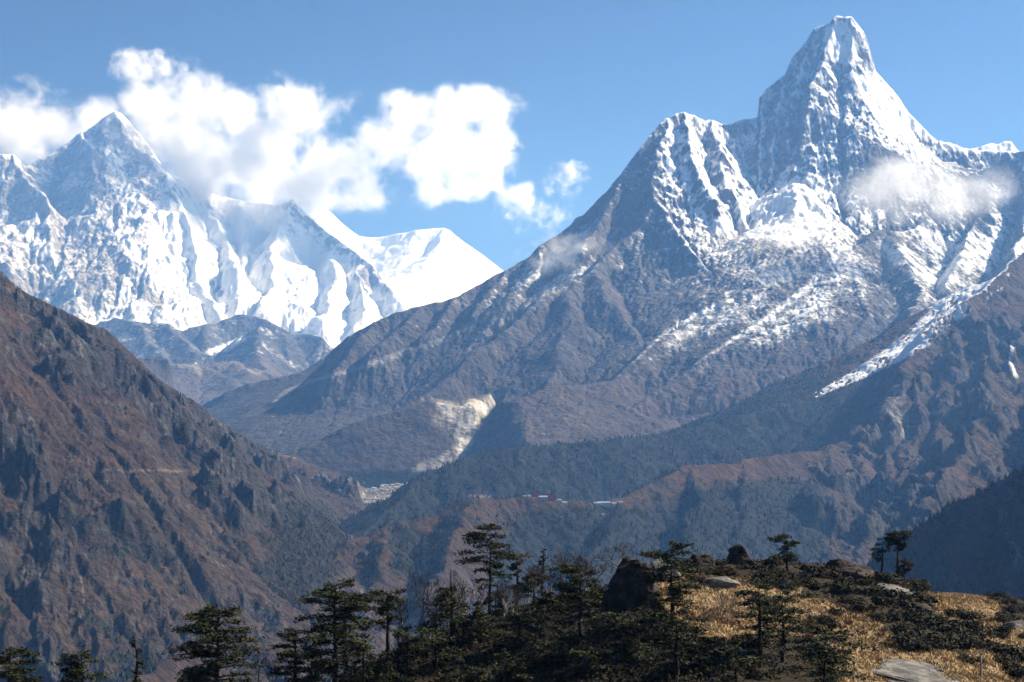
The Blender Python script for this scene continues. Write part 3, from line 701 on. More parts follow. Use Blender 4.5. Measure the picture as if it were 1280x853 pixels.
# ---- brown hillside on the left
def build_left_hillside():
    R = [dict(pts=[(-1200,60,4800),(-900,60,4600),(-500,140,4350),(-200,240,4080),(-80,288,4000),(-40,312,4100),(0,338,4200),(30,364,4300),(60,379,4400),(90,393,4450),(122,408,4500),(142,420,4550),(165,441,4650),(190,466,4800),(220,487,5000),(250,506,5200),(280,530,5400),(310,548,5600),(336,563,5800),(356,582,5950),(385,612,6050),(410,640,6100),(440,668,6100),(470,700,6000)], k=1.0, kf=0.72, L=400),
         dict(pts=[(330,566,6300),(345,567,6400),(380,577,6700),(413,588,6950),(440,596,7150),(470,603,7350),(500,612,7500),(540,620,7600)], k=0.40, kf=0.3, L=400)]
    def rib(pts, k=0.95): R.append(dict(pts=pts, k=k, kf=0.68, L=260))
    rib([(-100,430,3900),(-30,500,3780),(30,600,3620),(80,700,3450),(110,780,3300)])
    rib([(-20,345,4150),(40,430,4000),(80,510,3850),(120,600,3700),(165,690,3650),(195,750,3560)])
    rib([(60,379,4400),(110,440,4250),(170,520,4100),(220,590,4000),(265,650,3950),(300,705,3880)])
    rib([(122,408,4500),(180,480,4450),(240,550,4400),(300,620,4300),(345,680,4200)])
    rib([(190,466,4800),(240,530,4750),(300,590,4750),(350,650,4700),(385,700,4600)])
    rib([(280,530,5400),(330,595,5300),(375,645,5250),(415,690,5150)])
    R.append(dict(pts=[(420,612,7000),(465,607,7300),(500,606,7450),(540,613,7500)], k=0.25, kf=0.2, L=300))
    rib([(-140,520,3700),(-70,620,3500),(-10,730,3250),(40,830,3050)])
    rib([(380,577,6700),(400,600,6400),(425,640,6200)], 0.6)
    rib([(440,596,7150),(452,620,6800),(458,645,6500)], 0.6)
    m = Mountain("brown_hillside_mountain", rows_of((1700,2700,25),(2700,4600,4.2/DETAIL),(4600,6200,5.5/DETAIL),(6200,7900,14)), R, step=1.3, floor=-620, far=(-1500, 900))
    m.raise_(warp=40, warp_scale=220, seed=91, g_cell=110, g_amp=8, f_amp=6, f_scale=60, crest=40, g_oct=4, box=(-3900,700,1700,7900), cell=12, iters=8, K=0.03, talus=1.5, rough=26)
    U0 = np.repeat(m.u[None, :], len(m.rows), 0); V0 = CY - m.H*FPX/m.Y
    # broken cliff bands
    nb = fbm(m.X, m.Y+0.6*m.H, 130, 5, 93, ridged=True)
    band = stroke_mask(U0, V0, [(30,410,60),(130,450,60),(210,520,60),(300,590,55),(350,620,40)], 60)
    band = np.maximum(band, 0.6*stroke_mask(U0, V0, [(20,560,40),(60,640,40)], 40))
    crag = sstep(0.02, 0.30, fbm(m.X, m.Y+0.6*m.H, 330, 4, 94)+0.42*(band-0.35))*(1-sstep(6150, 6500, m.Y))
    m.H += (np.clip(nb-0.15, -0.15, 0.55)*(120*crag+8)).astype(f32)
    sky_l = [(-80,288),(-40,312),(0,336),(12,350),(30,364),(45,372),(60,379),(75,386),(90,393),(106,402),(122,408),(134,413),(142,420),(150,428),(165,441),(190,466),(205,478),(220,487),(250,506),(265,518),(280,530),(310,548),(336,562),(350,567),(365,571),(380,577),(413,588),(440,596),(470,603),(490,608)]
    m.match(sky_l, 1.0)
    # the shelf of the terraced village: steps of fields between low walls
    Us = np.repeat(m.u[None, :], len(m.rows), 0)
    step = -18 + np.floor((m.Y-6900)/55)*5.2 + 0.8*fbm(m.X, m.Y, 60, 3, 98)
    rim = poly_mask(Us, m.Y*0.1, [(446,688),(560,688),(560,770),(486,770),(452,725)], 6)
    m.H = np.where(rim > 0.02, m.H*(1-rim)+np.maximum(step, -300)*rim, m.H).astype(f32)
    m.shelf = rim
    cap = -26-(6900-m.Y)*0.035; side = sstep(444, 456, Us)*sstep(5900, 6100, m.Y)*(m.Y < 6905)
    m.H = np.where(side > 0.01, np.minimum(m.H, cap*side+m.H*(1-side)), m.H).astype(f32)
    m.derive()
    U, V, X, Y, H = m.U, m.V, m.X, m.Y, m.H
    nf = fbm(X, Y+H*0.6, 60, 5, 95); nm = fbm(X, Y, 240, 4, 96); ns = fbm(X, Y, 10, 3, 97)
    col = np.empty(X.shape+(3,), f32); col[:] = TURF
    col = lerp3(col, RUST, 0.8*sstep(-0.15, 0.35, nm+0.4*nf)*sstep(650, 420, V))
    col = lerp3(col, (0.092, 0.062, 0.041), 0.7*sstep(560, 680, V))
    cliff = np.clip(sstep(0.80, 1.35, m.slope+0.3*nf)*0.5 + crag*sstep(-0.3, 0.1, nf+0.2), 0, 1)
    col = lerp3(col, (0.058, 0.054, 0.053), 0.9*cliff)
    col = lerp3(col, (0.22, 0.215, 0.205), 0.8*cliff*sstep(0.22, 0.55, nf+0.6*ns))
    wood = 0.95*sstep(0.0, 0.30, nf+0.6*nm-0.1)*sstep(560, 660, V)
    wood = np.maximum(wood, 0.8*sstep(0.1, 0.4, nf-0.9*m.right-0.1)*sstep(470, 600, V))
    wood = np.maximum(wood, 0.8*poly_mask(U, V, [(360,620),(420,640),(440,700),(380,760),(330,720),(345,660)], 14))
    wood = np.maximum(wood, 0.75*sstep(0.15, 0.35, nf+0.2*nm)*band)
    wood = wood*(1-m.shelf)
    m.wood = wood
    col = lerp3(col, SCRUB, np.clip(wood, 0, 0.92))
    col = lerp3(col, (0.30,0.245,0.185), 0.75*stroke_mask(U, V, [(130,588,1.5),(200,588,2.5),(232,590,2),(290,592,1.2)], 2)*sstep(-0.3, 0.2, nf+ns+0.2))
    col = lerp3(col, (0.24,0.19,0.14), 0.55*stroke_mask(U, V, [(0,566,1.5),(50,570,2),(110,580,2)], 2)*sstep(-0.3, 0.2, nf+ns+0.2))
    col = lerp3(col, (0.32,0.26,0.2), 0.7*stroke_mask(U, V, [(340,567,1.5),(375,573,2),(405,585,1.5)], 2)*sstep(-0.3, 0.2, nf+ns+0.2))
    for a in ([(36,640,1.5),(32,670,2),(28,690,2),(27,705,1.5)], [(100,715,1),(105,745,1.6),(104,765,1.2)]): col = lerp3(col, PALE, 0.45*np.clip(2*stroke_mask(U, V, a, 3), 0, 1)*sstep(-0.2, 0.25, ns+nf))
    col *= (1+0.6*nf+0.6*ns)[..., None]
    terr = m.shelf
    wallrow = sstep(0.80, 0.94, np.abs(((Y-6900)/55) % 1.0*2-1))
    col = lerp3(col, (0.13,0.11,0.085), 0.9*terr)
    col = lerp3(col, (0.62,0.60,0.57), terr*np.clip(0.9*wallrow*sstep(-0.3, 0.1, nf)+0.8*sstep(0.15, 0.4, ns+0.4*nf), 0, 1))
    m.build(terrain_material("hillside_turf", 8, 11, 0.9), np.zeros(X.shape, f32), np.clip(col, 0.008, 0.6), "steep brown hillside with broken dark cliffs on the left", "mountain")
    return m

build_snow_wall(); build_snow_dome(); build_foothills()
PYR = build_pyramid(); build_far_summit()
WOODED = build_right_mountain(); SHOULDER = build_dark_shoulder(); LEFT = build_left_hillside()

# the valley floor, one sheet to the horizon
gx = np.array([-60000,-20000,-8000,-3000,0,3000,8000,20000,60000], f32); gy = np.array([-3000,1500,4000,8000,14000,24000,60000], f32)
GX, GY = np.meshgrid(gx, gy); GZ = np.where(GY < 1500, -640, np.where(GY > 20000, 700, np.where(GY > 12000, 500, -640+(GY-1500)*0.02))).astype(f32)
ii = np.arange(GX.size, dtype=np.int32).reshape(GX.shape)
vm = NT("valley_floor_turf")
vc = vm.mix(vm.noise(vm.n("ShaderNodeNewGeometry").outputs["Position"], 0.004, 8, 0.6), (0.05,0.045,0.03,1), (0.13,0.10,0.07,1))
vb = vm.n("ShaderNodeBsdfPrincipled", Base_Color=vc, Roughness=0.95); vm.link(vb.outputs[0], vm.out.inputs[0])
tag(mesh_from_arrays("valley_ground", np.stack([GX, GY, GZ], -1).reshape(-1, 3), np.stack([ii[:-1,:-1], ii[:-1,1:], ii[1:,1:], ii[1:,:-1]], -1).reshape(-1, 4), vm.mat), "brown valley floor far below the slopes", "ground", kind='structure')

# ================================================================== AIR
def box_mesh(name, lo, hi, mat):
    v = [(x, y, z) for x in (lo[0], hi[0]) for y in (lo[1], hi[1]) for z in (lo[2], hi[2])]
    q = [(0,1,3,2),(4,6,7,5),(0,4,5,1),(2,3,7,6),(0,2,6,4),(1,5,7,3)]
    return mesh_from_arrays(name, v, q, mat, smooth=False)
def build_haze():
    m = NT("haze_air")
    pv = m.n("ShaderNodeVolumePrincipled", Color=HAZE_COLOR, Density=HAZE_DENSITY, Anisotropy=0.35)
    pv.inputs["Absorption Color"].default_value = (1, 1, 1, 1)
    m.link(pv.outputs[0], m.out.inputs["Volume"])
    tag(box_mesh("haze", (-30000, -4000, -1000), (30000, 30000, 4500), m.mat), "thin blue air between the viewpoint and the far mountains", "haze", kind='stuff')
build_haze()

def build_cloud(name, Y, depth, blobs, density, grain, label, group="clouds round the summits", wisp=1.3, cut=0.12):
    """water vapour: soft lobes torn by noise, a true volume"""
    s = Y/FPX
    m = NT(name + "_vapour")
    pos = m.n("ShaderNodeNewGeometry").outputs["Position"]
    tot = None
    lo, hi = np.full(3, 1e9), np.full(3, -1e9)
    for b in blobs:
        px, py, rx, ry = b[:4]; wgt = b[4] if len(b) > 4 else 1.0; dy = b[5] if len(b) > 5 else 0.0
        c = np.array(P(px, py, Y+dy)); r = np.array([rx*s, depth, ry*s])*1.25
        lo, hi = np.minimum(lo, c-r), np.maximum(hi, c+r)
        d = m.n("ShaderNodeVectorMath", {'operation': 'SUBTRACT'}, _0=pos, _1=tuple(c))
        d = m.n("ShaderNodeVectorMath", {'operation': 'DIVIDE'}, _0=d.outputs[0], _1=tuple(r))
        l = m.n("ShaderNodeVectorMath", {'operation': 'LENGTH'}, _0=d.outputs[0]).outputs["Value"]
        f = m.math('MULTIPLY_ADD', l, -wgt, wgt)
        tot = f if tot is None else m.n("ShaderNodeMath", {'operation': 'SMOOTH_MAX'}, _0=tot, _1=f, _2=0.12).outputs[0]
    tot = m.math('MAXIMUM', tot, 0.0)
    # billows: coarse lobes warped, then torn by finer noise that bites deepest at the rim
    wv = m.n("ShaderNodeTexNoise", Vector=pos, Scale=0.8/grain, Detail=3.0, Roughness=0.6).outputs[1]
    wv = m.n("ShaderNodeVectorMath", {'operation': 'SUBTRACT'}, _0=wv, _1=(.5, .5, .5)).outputs[0]
    wv = m.n("ShaderNodeVectorMath", {'operation': 'MULTIPLY'}, _0=wv, _1=(grain*1.1,)*3).outputs[0]
    wp = m.n("ShaderNodeVectorMath", {'operation': 'ADD'}, _0=pos, _1=wv).outputs[0]
    n = m.n("ShaderNodeTexNoise", Vector=wp, Scale=1.0/grain, Detail=8.0, Roughness=0.64).outputs[0]
    e = m.math('ADD', m.math('POWER', tot, 0.8), m.math('MULTIPLY', m.math('SUBTRACT', n, 0.56), wisp*1.9))
    e = m.math('MULTIPLY', e, m.math('MINIMUM', m.math('MULTIPLY', tot, 5.0), 1.0))
    r = m.math('MAXIMUM', m.math('SUBTRACT', e, cut), 0.0)
    dn = m.math('MULTIPLY', m.math('POWER', m.math('MINIMUM', m.math('MULTIPLY', r, 1.15), 1.0), 2.0), density)
    pv = m.n("ShaderNodeVolumePrincipled", Color=(1, 1, 1, 1), Density=dn, Anisotropy=0.15)
    m.link(pv.outputs[0], m.out.inputs["Volume"])
    try: m.mat.cycles.volume_step_rate = 0.5
    except Exception: pass
    o = box_mesh(name, tuple(lo), tuple(hi), m.mat)
    return tag(o, label, "cloud", group, 'thing')
build_cloud("cloud", 20550, 560, [(200,150,66,66),(245,170,82,82),(285,205,84,62),(245,225,80,52),(225,105,36,36,.9),(285,140,46,44,.8),(362,128,46,42,.95),(395,150,36,38,.6),(330,190,70,60,.7),(350,232,100,48,.95),(440,208,86,58,.76),(495,192,92,60,.78),(545,196,96,60,.78),(585,186,74,52,.85),(578,168,44,34,.8),(612,216,36,26,.65),(572,234,46,20,.8),(508,140,44,30,.75),(595,135,64,32,.8),(650,250,46,34,.35),(420,160,110,60,.35),(262,262,60,34,.75),(318,262,48,28,.65),(215,205,40,40,.6),(288,240,46,30,.9)],
            0.014, 480, "great white cloud bank streaming right from the sharp grey summit", wisp=1.85, cut=0.06)
build_cloud("cloud", 22600, 560, [(-30,150,80,66),(25,160,76,64),(75,165,64,44,.9),(112,150,46,34,.7)], 0.014, 560, "white cloud behind the left ridge of the sharp grey summit", wisp=1.45)
build_cloud("cloud", 20900, 240, [(166,84,34,26),(205,82,46,22,.7)], 0.016, 200, "small torn wisp of cloud above the sharp grey summit", wisp=1.5)
build_cloud("cloud", 9650, 190, [(1135,238,92,44),(1088,235,52,28,.75),(1185,248,70,42,.9),(1232,236,52,40,.65)], 0.016, 200, "soft white cloud hanging across the right shoulder of the pyramid", wisp=0.95)
build_cloud("cloud", 9750, 170, [(985,298,66,34,.8),(955,306,46,26,.6)], 0.009, 140, "faint veil of mist over the glacier hollow below the pyramid", wisp=1.3)
build_cloud("cloud", 9950, 170, [(712,312,56,24,.75),(690,324,56,24,.7)], 0.010, 110, "faint puff of mist on the long left ridge of the pyramid", wisp=1.5)
build_cloud("cloud", 17500, 200, [(709,220,30,22,.8),(700,236,30,26,.5),(670,266,60,34,.5)], 0.012, 130, "tiny white wisp alone in the blue gap between the mountains", wisp=1.8)

# ================================================================== THE NEAR KNOLL
KN = [(-700,1150,240),(-200,1100,240),(60,1030,240),(150,1000,242),(300,930,245),(420,862,250),(520,800,256),(600,772,262),(680,748,268),(760,730,274),(800,716,276),(870,708,282),(930,703,288),(1000,708,292),(1060,713,296),(1120,729,302),(1160,743,308),(1200,744,312),(1280,750,318),(1400,765,325),(1700,800,335),(2200,840,345)]
KX = np.array([P(*k)[0] for k in KN]); KZ = np.array([P(*k)[2] for k in KN]); KY = np.array([float(k[2]) for k in KN])
def knoll_z(x, y):
    x = np.asarray(x, float); y = np.asarray(y, float)
    zc = np.interp(x, KX, KZ); yc = np.interp(x, KX, KY)
    d = y-yc
    sf = np.interp(x, [-80, 0, 30, 80, 140], [0.24, 0.20, 0.185, 0.13, 0.12])
    front = zc - sf*(np.sqrt(d*d+64)-8) - 0.0012*np.clip(-d-55, 0, 400)**2
    back = zc - 0.34*(np.sqrt(d*d+64)-8) - 0.0016*np.clip(d-20, 0, 260)**2
    z = np.where(d < 0, front, back)
    near = -1.75 - 0.135*np.maximum(y, -60) - 0.0009*np.maximum(y-150, 0)**2 - 0.0006*np.maximum(np.abs(x)-25, 0)**2
    z = np.maximum(z, near)
    w = np.clip(y/60, 0, 1)
    X, Y = x.astype(f32), y.astype(f32)
    n = fbm(X, Y, 34, 5, 201)*2.6 + fbm(X, Y, 7, 4, 202)*0.55
    keep = np.exp(-(d/9.0)**2)*0.6
    return z + n*w*(1-keep)
ky = np.concatenate([np.arange(-60, 190, 2.5), np.arange(190, 345, 0.45), np.arange(345, 460, 3), np.arange(460, 1500, 30)])
kx = np.concatenate([np.arange(-900, -130, 18), np.arange(-130, 130, 0.55), np.arange(130, 1000, 18)])
KGX, KGY = np.meshgrid(kx, ky)
KGZ = knoll_z(KGX, KGY)
KGZ = np.where(KGY > 460, KGZ, KGZ)
KGZ = np.maximum(KGZ, -640)
kid = np.arange(KGX.size, dtype=np.int32).reshape(KGX.shape)
def knoll_material():
    m = NT("dry_turf")
    pos = m.n("ShaderNodeNewGeometry").outputs["Position"]
    big = m.noise(pos, 0.075, 4, 0.6); mid = m.noise(pos, 0.35, 5, 0.65); fine = m.noise(pos, 2.2, 4, 0.65)
    st = m.n("ShaderNodeVectorMath", {'operation': 'MULTIPLY'}, _0=pos, _1=(0.9, 2.2, 3.0)).outputs[0]
    streak = m.noise(st, 1.0, 5, 0.7)
    c = m.mix(m.ramp(fine, 0.3, 0.72), (0.17, 0.115, 0.055, 1), (0.36, 0.265, 0.145, 1))
    c = m.mix(m.ramp(streak, 0.50, 0.66), c, (0.15, 0.085, 0.042, 1))
    c = m.mix(m.ramp(m.math('ADD', mid, m.math('MULTIPLY', big, 0.6)), 0.82, 0.98), c, (0.075, 0.038, 0.026, 1))
    scrub = m.attr("scrub").outputs["Fac"]
    c = m.mix(m.ramp(m.math('ADD', scrub, m.math('MULTIPLY', m.math('SUBTRACT', mid, 0.5), 1.2)), 0.4, 0.6), c, (0.030, 0.024, 0.015, 1))
    b = m.n("ShaderNodeBsdfPrincipled", Base_Color=c, Roughness=0.95); b.inputs["Specular IOR Level"].default_value = 0.1
    h = m.math('ADD', m.noise(pos, 1.4, 6, 0.7), m.math('MULTIPLY', streak, 0.8))
    bp = m.n("ShaderNodeBump", Height=h, Strength=0.8, Distance=0.5)
    m.link(bp.outputs[0], b.inputs["Normal"]); m.link(b.outputs[0], m.out.inputs[0])
    return m.mat
knoll = mesh_from_arrays("knoll_terrain", np.stack([KGX, KGY, KGZ], -1).reshape(-1, 3), np.stack([kid[:-1,:-1], kid[:-1,1:], kid[1:,1:], kid[1:,:-1]], -1).reshape(-1, 4), knoll_material())
KU = (KGX/np.maximum(KGY, 1)*FPX+CX).astype(f32); KV = (CY-KGZ/np.maximum(KGY, 1)*FPX).astype(f32)
grass_area = np.maximum.reduce([poly_mask(KU, KV, [(800,715),(850,712),(900,722),(1000,735),(1010,780),(960,800),(860,800),(830,760)], 8),
    poly_mask(KU, KV, [(1005,745),(1100,770),(1110,790),(1240,830),(1260,900),(1050,900),(1040,800),(960,790),(900,800),(880,760)], 8),
    poly_mask(KU, KV, [(1160,742),(1250,744),(1250,800),(1230,830),(1180,790)], 8), poly_mask(KU, KV, [(770,735),(800,728),(810,745),(790,760)], 5),
    poly_mask(KU, KV, [(1200,780),(1300,780),(1300,870),(1220,870)], 12)])
add_attr(knoll, "scrub", 1-grass_area)
tag(knoll, "near knoll of dry golden grass and dark scrub", "knoll", kind='structure')
def knoll_at(px, py):
    """point of the knoll that shows at px, py"""
    ys = np.arange(150, 345, 0.25); xs = (px-CX)/FPX*ys
    v = CY - knoll_z(xs, ys)*FPX/ys
    k = np.nonzero(v <= py)[0]
    k = k[0] if len(k) else int(np.argmin(v))
    return float(xs[k]), float(ys[k]), float(knoll_z(xs[k:k+1], ys[k:k+1])[0])
def knoll_col(px, Y):
    x = (px-CX)/FPX*Y
    return x, Y, float(knoll_z(np.array([x]), np.array([Y]))[0])

# ------------------------------------------------------------------ plants
def simple_mat(name, c1, c2, scale, rough=0.9, bump=0.0, detail=5, attr_tint=False, lo=0.35, hi=0.65):
    m = NT(name)
    oc = m.n("ShaderNodeTexCoord").outputs["Object"]
    nz = m.noise(oc, scale, detail, 0.65)
    c = m.mix(m.ramp(nz, lo, hi), c1+(1,), c2+(1,))
    if attr_tint:
        t = m.attr("tint").outputs["Fac"]
        c = m.n("ShaderNodeVectorMath", {'operation': 'MULTIPLY'}, _0=c, _1=t).outputs[0]
    b = m.n("ShaderNodeBsdfPrincipled", Base_Color=c, Roughness=rough); b.inputs["Specular IOR Level"].default_value = 0.15
    if bump:
        bp = m.n("ShaderNodeBump", Height=m.noise(oc, scale*2.5, 6, 0.7), Strength=bump, Distance=0.3)
        m.link(bp.outputs[0], b.inputs["Normal"])
    m.link(b.outputs[0], m.out.inputs[0])
    return m.mat
M_NEEDLE = simple_mat("fir_needles", (0.012, 0.017, 0.006), (0.046, 0.050, 0.015), 0.5, attr_tint=True)
M_NEEDLE_BROWN = simple_mat("browned_needles", (0.05, 0.028, 0.016), (0.09, 0.05, 0.028), 0.5, attr_tint=True)
M_BARK = simple_mat("fir_bark", (0.018, 0.013, 0.010), (0.05, 0.037, 0.028), 2.5, bump=0.6)
M_BIRCH = simple_mat("birch_bark", (0.11, 0.085, 0.075), (0.36, 0.33, 0.31), 0.8, bump=0.3)
M_TWIG = simple_mat("bare_twigs", (0.035, 0.024, 0.021), (0.085, 0.06, 0.05), 0.7)
M_TWIG_PALE = simple_mat("pale_twigs", (0.16, 0.11, 0.08), (0.30, 0.23, 0.17), 0.7)
M_BUSH = simple_mat("juniper_leaves", (0.014, 0.013, 0.006), (0.042, 0.035, 0.015), 0.6, attr_tint=True)
M_BUSH_RED = simple_mat("russet_leaves", (0.060, 0.026, 0.016), (0.12, 0.058, 0.030), 0.6, attr_tint=True)
M_ROCK_DARK = simple_mat("boulder_rock", (0.012, 0.010, 0.009), (0.075, 0.055, 0.042), 0.5, bump=1.0, detail=8)
M_ROCK_GREY = simple_mat("grey_rock", (0.06, 0.056, 0.052), (0.20, 0.185, 0.165), 0.5, bump=1.0, detail=8)

class Tris:
    """collects tubes and leaf faces as one mesh"""
    def __init__(s): s.v = []; s.f = []; s.t = []; s.n = 0
    def tube(s, pts, radii, sides=5, tint=1.0):
        pts = [np.array(p, float) for p in pts]; rings = []
        for i, p in enumerate(pts):
            d = pts[min(i+1, len(pts)-1)]-pts[max(i-1, 0)]; d /= (np.linalg.norm(d)+1e-9)
            a = np.cross(d, (0, 0, 1) if abs(d[2]) < 0.9 else (1, 0, 0)); a /= np.linalg.norm(a); b = np.cross(d, a)
            ring = []
            for k in range(sides):
                t = 2*math.pi*k/sides
                s.v.append(p + radii[i]*(math.cos(t)*a+math.sin(t)*b)); s.t.append(tint); ring.append(s.n); s.n += 1
            rings.append(ring)
        for r0, r1 in zip(rings[:-1], rings[1:]):
            for k in range(sides):
                s.f.append((r0[k], r0[(k+1) % sides], r1[(k+1) % sides], r1[k]))
    def leaf(s, c, size, nrm, rng, tint=1.0, aspect=0.55):
        nrm = np.array(nrm, float); nrm /= np.linalg.norm(nrm)+1e-9
        a = np.cross(nrm, rng.normal(size=3)); a /= np.linalg.norm(a)+1e-9; b = np.cross(nrm, a)
        c = np.array(c)
        for q in (-a*size*.5, b*size*aspect*.5, a*size*.5, -b*size*aspect*.5):
            s.v.append(c+q); s.t.append(tint); s.n += 1
        s.f.append((s.n-4, s.n-3, s.n-2, s.n-1))
    def build(s, name, mat, parent=None, smooth=False):
        o = mesh_from_arrays(name, np.array(s.v), np.array(s.f), mat, smooth, parent)
        add_attr(o, "tint", np.array(s.t)); return o

def root_at(name, loc, label, cat, group=None):
    o = bpy.data.objects.new(name, None); o.empty_display_size = 0.3
    link(o); o.location = loc
    return tag(o, label, cat, group)

def fir(loc, height, crown_w, label, seed, crown_from=0.35, shape='umbrella', lean=0.0, side=0.0, dens=1.0, dead_top=0.0, brown=False, name="fir_tree", group="dark conifers on the near knoll", trunk_r=None, leaf=0.46):
    """layered conifer: straight tapering trunk, level limbs carrying flat sprays of needles"""
    rng = np.random.default_rng(seed)
    root = root_at(name, loc, label, "tree", group)
    tr = Tris(); r0 = trunk_r or 0.028*height+0.06
    n = 9; bend = rng.normal(0, 0.012, (n, 2)).cumsum(0)*height
    zs = np.linspace(-1.2, height, n)
    axis = [(bend[i, 0]*0.6+lean*max(zs[i], 0), bend[i, 1]*0.6, zs[i]) for i in range(n)]
    tr.tube(axis, [r0*(1-0.93*max(z, 0)/height)+0.012 for z in zs], 7)
    A = np.array(axis)
    def at(z): return np.array([np.interp(z, A[:, 2], A[:, 0]), np.interp(z, A[:, 2], A[:, 1]), z])
    cr = Tris()
    nb = int(max(14, height*3.3)*dens)
    for i in range(nb):
        t = crown_from + (1-crown_from)*((i+rng.uniform(0, 1))/nb)          # height share
        q = (t-crown_from)/(1-crown_from)
        if shape == 'umbrella': w = (0.30+0.70*math.sin(math.pi*min(1, 0.16+q*0.62))) * (1.0 if q < 0.86 else 1-(q-0.86)*3.2)
        elif shape == 'flat': w = 0.35+0.65*q if q < 0.9 else 1.0-(q-0.9)*3.0
        else: w = (1-q)**0.75*1.0+0.07
        L = crown_w*0.5*w*rng.uniform(0.55, 1.12)
        if q > 1-dead_top: L *= 0.25
        az = rng.uniform(0, 2*math.pi)
        if side: az = (math.pi if side < 0 else 0) + rng.normal(0, 1.1) if rng.random() < abs(side) else az
        base = at(t*height)
        rise = rng.uniform(-0.12, 0.18) + (0.30*q if shape != 'cone' else -0.05)
        pts = []
        for k in range(5):
            u = k/4
            pts.append(base + np.array([math.cos(az)*L*u, math.sin(az)*L*u, L*(rise*u - 0.20*u*u) + rng.normal(0, 0.03)*L*u]))
        tr.tube(pts, [max(0.012, r0*0.30*(1-t*0.6)*(1-0.85*u)) for u in (0, .25, .5, .75, 1)], 4)
        if q > 1-dead_top: continue
        # needles: flat sprays on the outer part
        m = int((L*42*dens+12)*(1.0 if shape == 'cone' else np.clip(0.25+q*2.2, 0, 1.1))); tint0 = rng.uniform(0.65, 1.25)
        spread = 0.26*L+0.22
        for j in range(m):
            u = rng.uniform(0.25, 1.05)**0.8
            p = base + np.array([math.cos(az)*L*u, math.sin(az)*L*u, L*(rise*u-0.20*u*u)])
            s = spread*(0.35+0.9*u*(1.15-u)*2)
            off = rng.normal(0, 1, 3)*np.array([s*0.55, s*0.55, 0.09+0.02*L])
            off[2] += 0.08
            cr.leaf(p+off, leaf*rng.uniform(0.55, 1.25), rng.normal(0, 0.42, 3)+np.array([0, 0, 1]), rng, tint0*rng.uniform(0.6, 1.35), 0.5)
    tr.build("trunk", M_BARK, root, True); cr.build("crown", M_NEEDLE_BROWN if brown else M_NEEDLE, root)
    return root

def bare_tree(loc, height, spread, label, seed, mat=None, twig=None, stems=1, depth=5, name="birch_tree", group="leafless birches on the near knoll", dome=False):
    rng = np.random.default_rng(seed); root = root_at(name, loc, label, "tree", group)
    tw = Tris()
    def grow(p, d, L, r, lv):
        d = d/np.linalg.norm(d); pts = [p]; q = p
        for k in range(3):
            d2 = d + rng.normal(0, 0.16, 3); d2[2] += 0.05; q = q + d2/np.linalg.norm(d2)*L/3; pts.append(q)
        (tr[0] if lv < 2 else tw).tube(pts, [r, r*.85, r*.7, r*.55], 5 if lv < 2 else 3)
        if lv >= depth: return
        for k in range(rng.integers(2, 4) if lv < depth-1 else 3):
            a = rng.uniform(0, 2*math.pi); op = rng.uniform(0.35, 0.85)*(1.25 if dome else 1.0)
            e1 = np.cross(d, rng.normal(size=3)); e1 /= np.linalg.norm(e1)
            nd = d*math.cos(op)+e1*math.sin(op); nd[2] += 0.12
            nd[0] *= spread; nd[1] *= spread
            grow(pts[-1] if k else pts[rng.integers(2, 4)], nd, L*rng.uniform(0.6, 0.82), max(r*0.60, 0.028), lv+1)
    tr = [None]
    for s in range(stems):
        tr[0] = Tris(); a = rng.uniform(0, 6.28); tilt = 0.0 if stems == 1 else rng.uniform(0.1, 0.4)
        grow(np.array([rng.normal(0, .12)*stems, rng.normal(0, .12)*stems, -0.4]), np.array([math.cos(a)*tilt, math.sin(a)*tilt, 1.0]), height*0.36, 0.018*height+0.03, 0)
        tr[0].build("trunk", mat or M_BIRCH, root, True)
    tw.build("crown", twig or M_TWIG, root)
    return root

def bush_mesh(seed, n, mat_name, r=(1.0, 1.0, 0.7), leaf=0.2):
    """dense dome of leaf sprays with hollows and outliers, on short stems"""
    rng = np.random.default_rng(seed); t = Tris()
    lobes = [(rng.normal(0, .42)*r[0], rng.normal(0, .42)*r[1], rng.uniform(0.15, .75)*r[2], rng.uniform(.3, .55)) for _ in range(9)]
    for k in range(n):
        lx, ly, lz, lr = lobes[rng.integers(len(lobes))]
        d = rng.normal(size=3); d /= np.linalg.norm(d); rr = lr*rng.uniform(0.35, 1.08)
        p = np.array([lx, ly, lz])+d*rr*np.array([1, 1, .8])
        if p[2] < -0.1: continue
        t.leaf(p, leaf*rng.uniform(.6, 1.3), d+rng.normal(0, .6, 3)+np.array([0, 0, .4]), rng, rng.uniform(.55, 1.4), .6)
    for k in range(6):
        lx, ly, lz, lr = lobes[k]; t.tube([(lx*.2, ly*.2, -.25), (lx*.6, ly*.6, lz*.5), (lx, ly, lz)], [.05, .035, .015], 4, .6)
    return t

